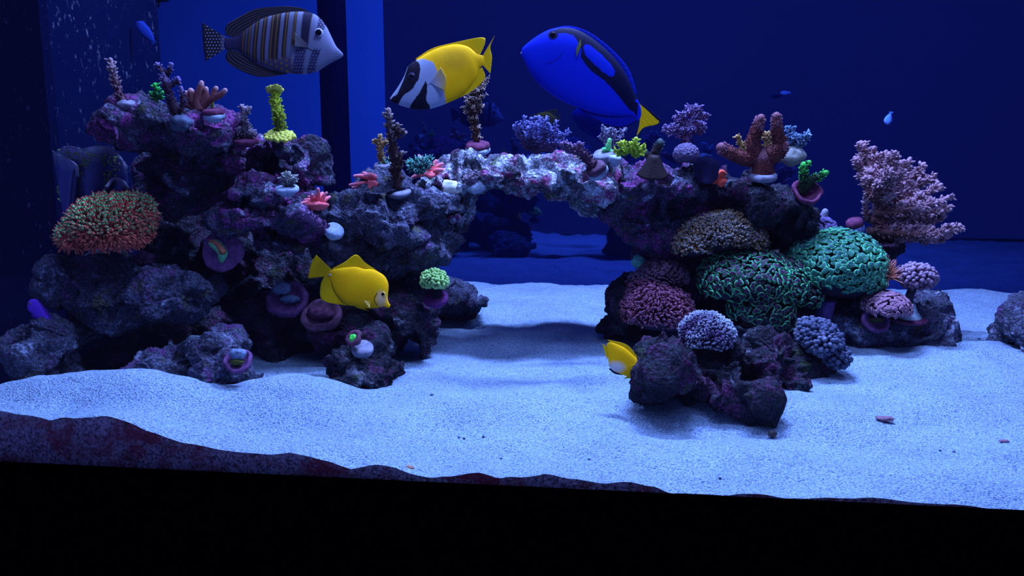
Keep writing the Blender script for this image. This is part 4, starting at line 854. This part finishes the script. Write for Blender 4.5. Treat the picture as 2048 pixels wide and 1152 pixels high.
def inside(x, y, poly):
    r = np.zeros(len(x), bool); n = len(poly)
    for i in range(n):
        x0, y0 = poly[i]; x1, y1 = poly[(i+1) % n]
        if y0 == y1: continue
        c = ((y0 > y) != (y1 > y)) & (x < (x1-x0)*(y-y0)/(y1-y0)+x0); r ^= c
    return r
def soft(d, w): return np.clip(.5-d/w, 0, 1)
class Fish:
    """body lofted round an outline; coordinates are fish pixels (x, y down), z towards the viewer; to_px maps zoom pixels to photo pixels"""
    def __init__(s, name, label, Y, centre, zoom=(0, 0, 1.0), cat='fish', group=None):
        s.zx, s.zy, s.zs = zoom; cx, cy = s.px(centre); s.c = (cx, cy); p = at(cx, cy, Y); s.s = ppm(p)
        s.root = thing(name, label, cat, p, group); s.root.rotation_euler = cam.rotation_euler
    def px(s, p): return (s.zx+p[0]/s.zs, s.zy+p[1]/s.zs)
    def loc(s, x, y, z):                              # zoom coordinates -> local metres
        return np.stack([((s.zx+np.asarray(x)/s.zs)-s.c[0])*s.s, -((s.zy+np.asarray(y)/s.zs)-s.c[1])*s.s, np.asarray(z)/s.zs*s.s], -1)
    def body(s, outline, snout, tail, thick, color, nst=200, nr=120, power=.75, parts='body'):
        O = smooth_path(np.array([(x, y, 0.) for x, y in outline+[outline[0]]]), 400)[:, :2]; a = np.array(snout, float); ax = np.array(tail, float)-a; L = np.linalg.norm(ax); ax /= L; pe = np.array([-ax[1], ax[0]])
        U = (O-a)@ax; W = (O-a)@pe; u0, u1 = U.min(), U.max(); t = (1-np.cos(np.linspace(.06, math.pi-.03, nst)))/2; us = u0+(u1-u0)*t; lo, hi = [], []
        for u in us:
            U2, W2 = np.roll(U, -1), np.roll(W, -1); k = (U-u)*(U2-u) <= 0; k &= np.abs(U2-U) > 1e-9; ww = W[k]+(W2[k]-W[k])*(u-U[k])/(U2[k]-U[k])
            lo.append(ww.min() if len(ww) else 0); hi.append(ww.max() if len(ww) else 0)
        lo, hi = np.array(lo), np.array(hi); hh = (hi-lo)/2; md = (hi+lo)/2; hm = hh.max()
        f = (us-u0)/(u1-u0); hw = thick*hm*(hh/hm)**power*np.clip(1.15-.75*f, .1, 1)**.7
        s.fit = (a, ax, pe, us, hh, md, hw); th = np.arange(nr)*2*math.pi/nr
        vv = md[:, None]+hh[:, None]*np.cos(th); zz = hw[:, None]*np.sign(np.sin(th))*np.abs(np.sin(th))**.85
        X = a[0]+us[:, None]*ax[0]+vv*pe[0]; Yy = a[1]+us[:, None]*ax[1]+vv*pe[1]
        x, y, z = X.ravel(), Yy.ravel(), zz.ravel(); i = (np.arange(nst-1)*nr)[:, None]; j = np.arange(nr)[None]; k = (j+1) % nr
        Q = np.stack([i+j, i+nr+j, i+nr+k, i+k], -1).reshape(-1, 4); n = len(x)
        ce = [(a+ax*us[0]+pe*md[0]), (a+ax*us[-1]+pe*md[-1])]; x = np.append(x, [c[0] for c in ce]); y = np.append(y, [c[1] for c in ce]); z = np.append(z, [0, 0]); j = np.arange(nr); k = (j+1) % nr
        T = np.concatenate([np.stack([0*j+n, j, k], 1), np.stack([0*j+n+1, n-nr+k, n-nr+j], 1)])
        mb = MB(); mb.add(s.loc(x, y, z), T, Q, 0., color(x, y)); return mb.build(parts, FISH_SKIN, s.root, local=True)
    def depth(s, x, y):
        a, ax, pe, us, hh, md, hw = s.fit; d = np.array([x, y])-a; u, v = d@ax, d@pe
        h, m, w = np.interp(u, us, hh), np.interp(u, us, md), np.interp(u, us, hw); return w*max(0, 1-((v-m)/max(h, 1e-6))**2)**.42
    def fin(s, part, inner, outer, color, rays=14, thick=1.6, z0=0.0, z1=0.0, n=64, m=12, edge=0.0, bow=0.0):
        """membrane between its root line and its free edge, stiffened by rays"""
        A = smooth_path(np.array([(x, y, 0.) for x, y in inner]), n)[:, :2]; B = smooth_path(np.array([(x, y, 0.) for x, y in outer]), n)[:, :2]; G = []
        for k in range(m):
            f = k/(m-1); G.append(np.stack([A[:, 0]*(1-f)+B[:, 0]*f, A[:, 1]*(1-f)+B[:, 1]*f, np.full(n, z0+(z1-z0)*f+bow*math.sin(f*math.pi))], 1))
        G = np.array(G); f = np.linspace(0, 1, m)[:, None]; rr = .55+.45*np.cos(np.linspace(0, 1, n)*rays*2*math.pi)[None]
        half = thick*(1-.75*f)*(.45+.55*rr); x, y = G[..., 0].ravel(), G[..., 1].ravel(); zf = (G[..., 2]+half).ravel(); zb = (G[..., 2]-half).ravel()
        V = np.concatenate([s.loc(x, y, zf), s.loc(x, y, zb)]); M = n*m; i = (np.arange(m-1)*n)[:, None]; j = np.arange(n-1)[None]
        q = np.stack([i+j, i+j+1, i+n+j+1, i+n+j], -1).reshape(-1, 4); rim = np.concatenate([np.arange(n), np.arange(1, m)*n+n-1, (m-1)*n+np.arange(n-2, -1, -1), np.arange(m-2, 0, -1)*n]); r2 = np.roll(rim, -1)
        fr = np.tile(np.linspace(0, 1, n), m); ff = np.repeat(np.linspace(0, 1, m), n); col = color(x, y, fr, ff, np.tile(rr.ravel(), m))
        mb = MB(); mb.add(V, None, np.concatenate([q, q[:, ::-1]+M, np.stack([r2, rim, rim+M, r2+M], 1)]), 0., np.concatenate([col, col])); return mb.build(part, FISH_FIN, s.root, local=True)
    def eye(s, x, y, r, iris, pup=.6, both=True):
        for sg in ((1, -1) if both else (1,)):
            z = sg*s.depth(x, y)*.96; mb = MB(); V = ICO3[0]*np.array([r, r, r*.35]); c = s.loc(x, y, z); mb.add(c+V/s.zs*s.s, ICO3[1], None, 0., np.tile(iris, (len(V), 1))); e = mb.build('eye', FISH_SKIN, s.root, local=True)
            mb = MB(); V = ICO3[0]*np.array([r*pup, r*pup, r*.22]); mb.add(s.loc(x, y, z+sg*r*.22)+V/s.zs*s.s, ICO3[1]); mb.build('pupil', EYE_BLACK, e, local=True)
def const(c): return lambda x, y, *a: np.tile(np.array(c, float), (len(x), 1))
def blend(base, mask, c): return base*(1-mask[:, None])+np.array(c)*mask[:, None]
def nz(x, y, sc, seed=0): return vnoise(np.stack([x/sc, y/sc, 0*x+seed], 1), seed)
def rayed(c0, c1, dark=.75):
    def fn(x, y, fr, ff, rr): c = np.array(c0)*(1-ff[:, None])+np.array(c1)*ff[:, None]; return c*(dark+(1-dark)*rr[:, None])
    return fn
YEL, YEL2 = (1.0, .51, .002), (1.0, .62, .003)
# yellow tang
Z8 = (480, 460, 3.2)
f = Fish('yellow_tang', 'bright yellow tang with pointed snout swimming down to the right at centre left', .80, (750, 370), Z8)
f.body([(572,262),(610,250),(680,240),(740,236),(800,250),(845,252),(890,270),(925,295),(945,330),(950,370),(945,420),(948,455),(962,485),(945,499),(915,490),(880,498),(830,502),(770,500),(740,488),(690,480),(650,450),(610,400),(585,340),(570,290)], (958, 490), (570, 275), .36,
       lambda x, y: np.clip(blend(blend(np.tile(YEL, (len(x), 1)), soft(np.hypot((x-908)/26, (y-440)/44)-1, 1.0)*.6, (.80,.55,.38)), soft(np.hypot((x-576)/10, (y-286)/6)-1, .5), (.9,.85,.8))*(1+.08*nz(x, y, 60, 2))[:, None], 0, 1))
f.fin('dorsal_fin', [(592,254),(680,244),(760,240),(830,256),(900,278)], [(590,246),(670,205),(742,158),(800,208),(865,252)], rayed(YEL2, YEL2, .78), 20, 3)
f.fin('anal_fin', [(572,300),(600,390),(650,455),(690,484)], [(540,292),(515,360),(530,450),(690,486)], rayed(YEL2, (.9,.60,.004), .7), 18, 3)
f.fin('tail_fin', [(585,252),(580,270),(578,292)], [(488,160),(455,215),(434,310)], rayed(YEL2, YEL2, .78), 12, 3)
f.fin('pectoral_fin', [(850,452),(842,462)], [(800,452),(840,500)], rayed(YEL2, (.9,.6,.15), .5), 8, 1.5, z0=f.depth(850, 455), z1=f.depth(850, 455)+18, n=32)
f.fin('pelvic_fin', [(780,498),(740,490)], [(830,520),(735,495)], rayed(YEL2, YEL2, .82), 6, 2, n=24)
f.eye(920, 410, 17, (.85,.55,.10), .62)
mb = MB(); tube(mb, [f.loc(x, y, f.depth(x, y)+.5) for x, y in ((885,405),(868,430),(866,455),(882,480))], .0004, 6); mb.build('gill_line', EYE_BLACK, f.root, local=True)
# sailfin tang
Z2 = (380, 0, 3.2)
def sail_col(x, y):
    base = np.tile((.045,.028,.026), (len(x), 1)); xs = x+10*np.sin((y-280)/110)
    for cx_, w, c in ((708,22,(.26,.27,.30)),(650,16,(.20,.21,.24)),(594,11,(.21,.22,.26)),(508,12,(.20,.21,.25)),(455,11,(.17,.18,.21)),(404,9,(.13,.13,.16)),(365,8,(.10,.10,.12))): base = blend(base, soft(np.abs(xs-cx_)-w, 5), c)
    for cx_ in (345,385,428,480,533,562,622,676): base = blend(base, soft(np.abs(xs-cx_)-3.5, 4)*.8, (.36,.19,.03))
    low = soft(-(y-385-.1*(600-x)), 20)*soft(x-680, 20); dots = soft(np.hypot((x % 34)-17, ((y+17*np.floor(x/34)) % 30)-15)-7, 4); base = blend(base, low, (.12,.10,.14)); base = blend(base, low*dots, (.5,.27,.01))
    head = soft(-(x-783+.10*(y-200)), 8); base = blend(base, head, (.27,.28,.31)); chest = soft(-(x-665), 16)*soft(-(y-315), 30); base = blend(base, chest, (.25,.27,.30))
    base = blend(base, soft(np.abs(x-756+.05*(y-100))-24, 8)*soft(y-330, 20), (.035,.03,.05))
    base = blend(base, soft(np.abs(x-725+(y-340)*.25)-34, 12)*soft(-(y-325), 12), (.05,.045,.10)); base = blend(base, soft(np.abs(x-832-18*np.sin((y-60)/60))-22+.02*np.abs(y-230), 8)*soft(y-275, 25)*soft(-(y-100), 10), (.04,.035,.07))
    base = blend(base, soft(np.abs(x-815+(y-360)*.35)-24, 8)*soft(-(y-330), 15), (.05,.045,.10))
    d = soft(np.hypot(((x+9*(np.floor(y/18) % 2)) % 18)-9, (y % 18)-9)-4.5, 3); m = np.clip(head+chest, 0, 1); dark = base[:, 2] < .25
    base = blend(base, d*m*dark*.8, (.30,.31,.34)); base = blend(base, d*m*(~dark)*.45*soft(-(x-880), 20), (.14,.13,.24)); base = blend(base, soft(x-330, 50)*.6, (.05,.05,.12)); return base*np.array((.62,.64,.85))
f = Fish('sailfin_tang', 'large striped sailfin tang with spotted tail at the upper left', .80, (560, 280), Z2)
f.body([(225,238),(270,240),(320,222),(390,165),(480,115),(600,85),(700,76),(780,85),(830,115),(870,165),(905,235),(935,295),(962,325),(978,345),(972,366),(920,392),(870,420),(820,452),(760,470),(690,474),(600,462),(510,440),(420,400),(350,350),(290,318),(225,312)], (978, 352), (225, 275), .34, sail_col, 320, 200)
def sail_fin(x, y, fr, ff, rr): c = np.tile((.02,.015,.018), (len(x), 1)); return blend(c, soft(np.abs(((ff*5+fr*2) % 1)-.5)-.13, .2)*.6, (.16,.15,.19))
f.fin('dorsal_fin', [(290,240),(360,190),(480,118),(600,88),(700,78),(790,92)], [(228,225),(232,165),(310,112),(420,58),(560,42),(700,48),(792,90)], sail_fin, 24, 3, m=24)
f.fin('anal_fin', [(290,320),(350,352),(420,402),(510,442),(620,468)], [(238,318),(232,385),(310,445),(450,492),(625,474)], sail_fin, 20, 3, m=24)
def spot_tail(x, y, fr, ff, rr): c = np.tile((.02,.016,.024), (len(x), 1)); c = blend(c, soft(ff-.15, .2)*.7, (.25,.26,.42)); return blend(c, soft(np.hypot(((x+10*(np.floor(y/20) % 2)) % 20)-10, (y % 20)-10)-4.5, 3)*soft(ff-.9, .05), (.36,.38,.52))
f.fin('tail_fin', [(232,240),(228,275),(230,310)], [(75,143),(85,280),(98,392)], spot_tail, 14, 3, m=36)
f.fin('pectoral_fin', [(770,300),(768,325)], [(690,235),(690,320)], rayed((.10,.09,.12), (.20,.19,.2), .5), 8, 1.2, z0=f.depth(770, 310), z1=f.depth(740, 300)+20, n=32)
f.eye(836, 226, 29, (.40,.43,.60), .72)
mb = MB(); tube(mb, [f.loc(x, y, f.depth(x, y)+.5) for x, y in ((700,255),(735,300),(775,330),(840,360))], .0004, 6); mb.build('gill_line', EYE_BLACK, f.root, local=True)
# foxface rabbitfish
def fox_col(x, y):
    b = np.tile(YEL, (len(x), 1))*(1+.10*nz(x, y, 60, 4))[:, None]; b = blend(b, soft(np.hypot((x-1690)/90, (y-390)/70)-1, .8)*.35, (.45,.26,.02))
    W, K = (.32,.38,.50), (.012,.010,.02); M = lambda p: inside(x, y, p).astype(float)
    b = blend(b, M([(1440,390),(1500,385),(1560,410),(1585,470),(1580,510),(1615,520),(1630,600),(1640,660),(1560,720),(1400,720),(1250,700),(1250,600),(1380,420)]), W)
    b = blend(b, M([(1400,395),(1440,385),(1470,410),(1480,450),(1470,520),(1430,580),(1370,620),(1320,690),(1270,700),(1270,640),(1330,610),(1370,520),(1395,440)]), K)
    b = blend(b, M([(1512,530),(1525,560),(1522,600),(1515,650),(1540,690),(1520,720),(1400,700),(1430,660),(1480,600)]), K)
    b = blend(b, M([(1395,420),(1398,432),(1370,520),(1330,595),(1285,640),(1278,630),(1320,580),(1360,490)]), (.36,.42,.55)); return np.clip(b, 0, 1)
f = Fish('foxface_fish', 'yellow foxface rabbitfish with black and white striped face at the top centre', .84, (1620, 470), Z2)
f.body([(1885,358),(1840,345),(1780,300),(1700,285),(1600,305),(1520,340),(1450,385),(1400,420),(1370,490),(1330,560),(1290,615),(1280,638),(1300,655),(1340,672),(1400,690),(1460,702),(1540,695),(1640,662),(1720,620),(1780,570),(1830,500),(1850,440),(1880,412)], (1280, 642), (1885, 385), .36, fox_col)
f.fin('dorsal_fin', [(1460,380),(1560,322),(1680,288),(1780,302),(1850,350)], [(1440,378),(1550,310),(1680,275),(1865,240),(1888,275),(1855,355)], rayed(YEL2, YEL2, .78), 20, 2.6)
f.fin('anal_fin', [(1690,636),(1780,568),(1850,440)], [(1640,664),(1790,592),(1885,505),(1872,432)], rayed(YEL2, YEL2, .78), 14, 2.6)
f.fin('tail_fin', [(1875,352),(1872,385),(1870,412)], [(1950,228),(1922,300),(1932,370),(1922,472)], rayed(YEL2, YEL2, .78), 12, 2.6)
f.fin('pectoral_fin', [(1528,560),(1545,545)], [(1612,450),(1645,520),(1635,600)], rayed((.42,.48,.8), (.8,.55,.1), .5), 10, 1.2, z0=f.depth(1540, 550), z1=f.depth(1600, 540)+22, n=32)
f.eye(1425, 500, 24, (.03,.025,.07), .6)
# blue tang
Z3 = (1000, 20, 3.84)
def blue_col(x, y):
    b = np.tile((.002,.016,.46), (len(x), 1)); K = (.002,.003,.025); M = lambda p: inside(x, y, p).astype(float)
    b = blend(b, M([(380,215),(395,180),(450,150),(530,144),(630,164),(740,232),(840,322),(925,415),(992,520),(1040,620),(1060,680),(1030,700),(1060,720),(1050,830),(1030,790),(990,770),(930,700),(860,620),(780,545),(700,495),(650,440),(610,380),(620,330),(590,260),(560,215),(500,195),(440,200),(430,235),(400,245)]), K)
    b = blend(b, M([(632,310),(650,280),(690,290),(760,345),(840,420),(878,480),(870,520),(840,527),(780,490),(700,420),(650,370)]), (.002,.018,.44)); b = blend(b, soft(np.hypot((x-405), (y-210))-40, 8), K)
    b = blend(b, soft(np.abs(np.hypot(x-330, y-260)-175)-4, 4)*soft(-(y-350), 20)*soft(-(x-340), 10)*soft(x-510, 20)*.8, (.002,.004,.12)); return b
f = Fish('blue_tang', 'big royal blue tang with black markings and yellow tail, top centre right', .86, (600, 480), Z3)
f.body([(165,320),(175,290),(250,225),(350,165),(450,138),(550,140),(650,180),(760,258),(860,350),(940,450),(1000,560),(1040,660),(1075,730),(1085,800),(1060,850),(1020,815),(960,815),(870,815),(760,800),(660,770),(580,740),(480,700),(400,650),(300,570),(230,480),(185,390),(163,350)], (163, 335), (1075, 790), .34, blue_col, 340, 220)
f.fin('dorsal_fin', [(400,152),(520,142),(650,182),(760,260),(860,352),(940,452),(1040,660)], [(370,150),(520,122),(660,160),(790,245),(900,345),(990,460),(1048,620)], rayed((.002,.01,.28), (.005,.03,.6), .5), 22, 3)
f.fin('anal_fin', [(600,745),(700,785),(820,812),(940,814),(1030,815)], [(600,755),(690,815),(800,880),(930,905),(1045,862)], lambda x, y, fr, ff, rr: blend(np.array((.002,.014,.42))*(.15+.85*rr[:, None]), soft(-(ff-.9), .08), (.002,.002,.02)), 26, 3)
f.fin('tail_fin', [(1010,690),(1055,770),(1080,835)], [(1080,725),(1222,860),(1105,905),(1048,972)], rayed(YEL2, YEL2, .82), 10, 3, m=20)
f.fin('tail_edge', [(1035,690),(1120,760),(1210,845)], [(1060,695),(1150,765),(1245,845)], const((.003,.004,.03)), 3, 2, n=30, m=4)
f.fin('pectoral_fin', [(612,245),(618,290)], [(575,335),(578,395)], rayed((.16,.17,.02), (.10,.12,.03), .5), 7, 1.6, z0=f.depth(600, 280)+2, z1=f.depth(590, 340)+26, n=30)
f.eye(405, 210, 26, (.005,.006,.03), .75)
mb = MB(); V = ICO3[0]*np.array([20, 16, 14]); mb.add(f.loc(178+V[:, 0], 332+V[:, 1], V[:, 2]), ICO3[1], None, 0., np.tile((.42,.42,.52), (len(V), 1))); mb.build('lips', FISH_SKIN, f.root, local=True)
# small yellow rabbitfish by the overhang
Z1 = (1180, 400, 2.679)
def small_col(x, y):
    b = np.tile(YEL, (len(x), 1)); b = blend(b, soft(np.hypot((x-135)/42, (y-895)/28)-1, .9)*.9, (.75,.68,.60)); return b
f = Fish('yellow_fish', 'small yellow fish with white belly nosing the dark overhanging rock', .70, (190, 850), Z1)
f.body([(90,770),(110,762),(150,775),(190,795),(230,830),(262,865),(280,890),(288,905),(275,930),(240,948),(200,945),(160,930),(125,915),(103,890),(98,850),(92,810)], (288, 906), (90, 790), .42, small_col, 120, 80)
f.fin('dorsal_fin', [(110,768),(190,798),(262,866)], [(95,748),(200,778),(268,862)], rayed(YEL2, YEL2, .82), 12, 2.4)
f.fin('anal_fin', [(112,900),(150,925),(180,938)], [(100,905),(130,930),(165,937)], const((.012,.012,.04)), 6, 2.4, n=24)
f.fin('tail_fin', [(98,790),(98,830)], [(66,770),(92,860)], rayed(YEL2, YEL2, .82), 6, 2.4, n=24)
f.fin('pelvic_fin', [(200,944),(230,948)], [(178,958),(215,955)], rayed(YEL2, YEL2, .82), 5, 2, n=20)
f.fin('pectoral_fin', [(240,880),(245,900)], [(205,885),(215,915)], rayed(YEL2, YEL2, .6), 5, 1.5, z0=f.depth(240, 890), z1=f.depth(220, 890)+8, n=20)
f.eye(266, 858, 9, (.75,.45,.30), .55)
# violet and yellow fish at the left, dim blue fish by the pump, pale blue fish at the right, faint far fish
def gram_col(x, y): return blend(np.tile((.16,.045,.62), (len(x), 1)), soft(-(x+y-990-60), 20), (.35,.30,.06))
f = Fish('purple_fish', 'small violet fish with yellow tail slanting over the lower left rock', .71, (200, 670), (0, 360, 2.504))
f.body([(138,625),(150,600),(180,598),(205,625),(228,668),(255,705),(272,735),(255,738),(225,722),(190,700),(160,668),(142,650)], (140, 615), (270, 738), .5, gram_col, 90, 60)
f.fin('dorsal_fin', [(180,600),(228,668),(265,730)], [(185,592),(245,665),(278,728)], rayed((.2,.05,.5), (.12,.03,.4), .6), 12, 2, n=30)
f.fin('anal_fin', [(165,672),(225,722),(250,737)], [(155,680),(215,735),(248,745)], rayed((.2,.05,.5), (.12,.03,.4), .6), 10, 2, n=30)
f.fin('tail_fin', [(232,735),(250,738)], [(222,770),(258,775)], rayed((.45,.40,.06), (.4,.38,.08), .7), 6, 2, n=20)
f.eye(158, 620, 7, (.3,.2,.1), .6)
f = Fish('blue_fish', 'dim blue fish hovering beside the pump at the top left', 1.00, (165, 190), (240, 0, 3.103))
f.body([(95,140),(130,130),(165,155),(195,195),(212,245),(205,260),(170,245),(130,215),(105,180)], (100, 140), (212, 255), .4, const((.01,.03,.22)), 80, 50)
f.fin('tail_fin', [(205,240),(195,250)], [(228,262),(198,282)], rayed((.01,.03,.2), (.01,.03,.2), .6), 6, 2, n=20); f.fin('dorsal_fin', [(130,132),(205,240)], [(145,125),(215,232)], const((.01,.02,.15)), 8, 2, n=24); f.eye(118, 150, 6, (.02,.03,.1), .6)
f = Fish('chromis_fish', 'tiny pale blue fish alone in the dark water at the right', 1.05, (1460, 185), (1320, 180, 3.2))
f.body([(1455,224),(1437,210),(1434,190),(1448,168),(1468,152),(1478,155),(1480,178),(1476,205),(1466,220)], (1455, 226), (1474, 150), .42, const((.10,.24,.72)), 80, 50)
f.fin('tail_fin', [(1468,158),(1478,158)], [(1466,138),(1496,140)], rayed((.09,.2,.6), (.06,.14,.45), .6), 6, 2, n=20); f.fin('dorsal_fin', [(1480,205),(1480,165)], [(1486,200),(1484,165)], const((.08,.16,.5)), 6, 1.5, n=20); f.eye(1455, 212, 5, (.2,.3,.6), .6)
f = Fish('chromis_fish', 'faint dark blue fish far back above the thick fingered coral', 1.40, (800, 18), (1320, 180, 3.2))
f.body([(768,18),(780,8),(805,6),(825,12),(825,20),(805,30),(782,30)], (768, 20), (826, 16), .4, const((.01,.025,.16)), 60, 40)
f.fin('tail_fin', [(820,12),(820,22)], [(836,6),(836,28)], const((.01,.02,.13)), 5, 1.5, n=16); f.eye(778, 16, 3, (.02,.03,.1), .6)

# ------------------------------------------------------------------ front glass
m, nt, b = new_mat('front_glass'); tr = nt.nodes.new('ShaderNodeBsdfTransparent'); tr.inputs[0].default_value = (.975, .985, 1, 1)
gl = nd(nt, 'ShaderNodeBsdfGlossy', Roughness=0.01); fr = nd(nt, 'ShaderNodeFresnel', IOR=1.2); ms = nt.nodes.new('ShaderNodeMixShader')
nt.links.new(fr.outputs[0], ms.inputs[0]); nt.links.new(tr.outputs[0], ms.inputs[1]); nt.links.new(gl.outputs[0], ms.inputs[2]); nt.links.new(ms.outputs[0], nt.nodes['Material Output'].inputs[0])
mb = MB(); box(mb, (X_LEFT-.02, Y_FRONT-.011, -.05), (X_RIGHT+.02, Y_FRONT-.001, Z_TOP)); o = structure(mb.build('window_1', m, smooth=False)); o['label'] = 'clear front glass pane of the aquarium'
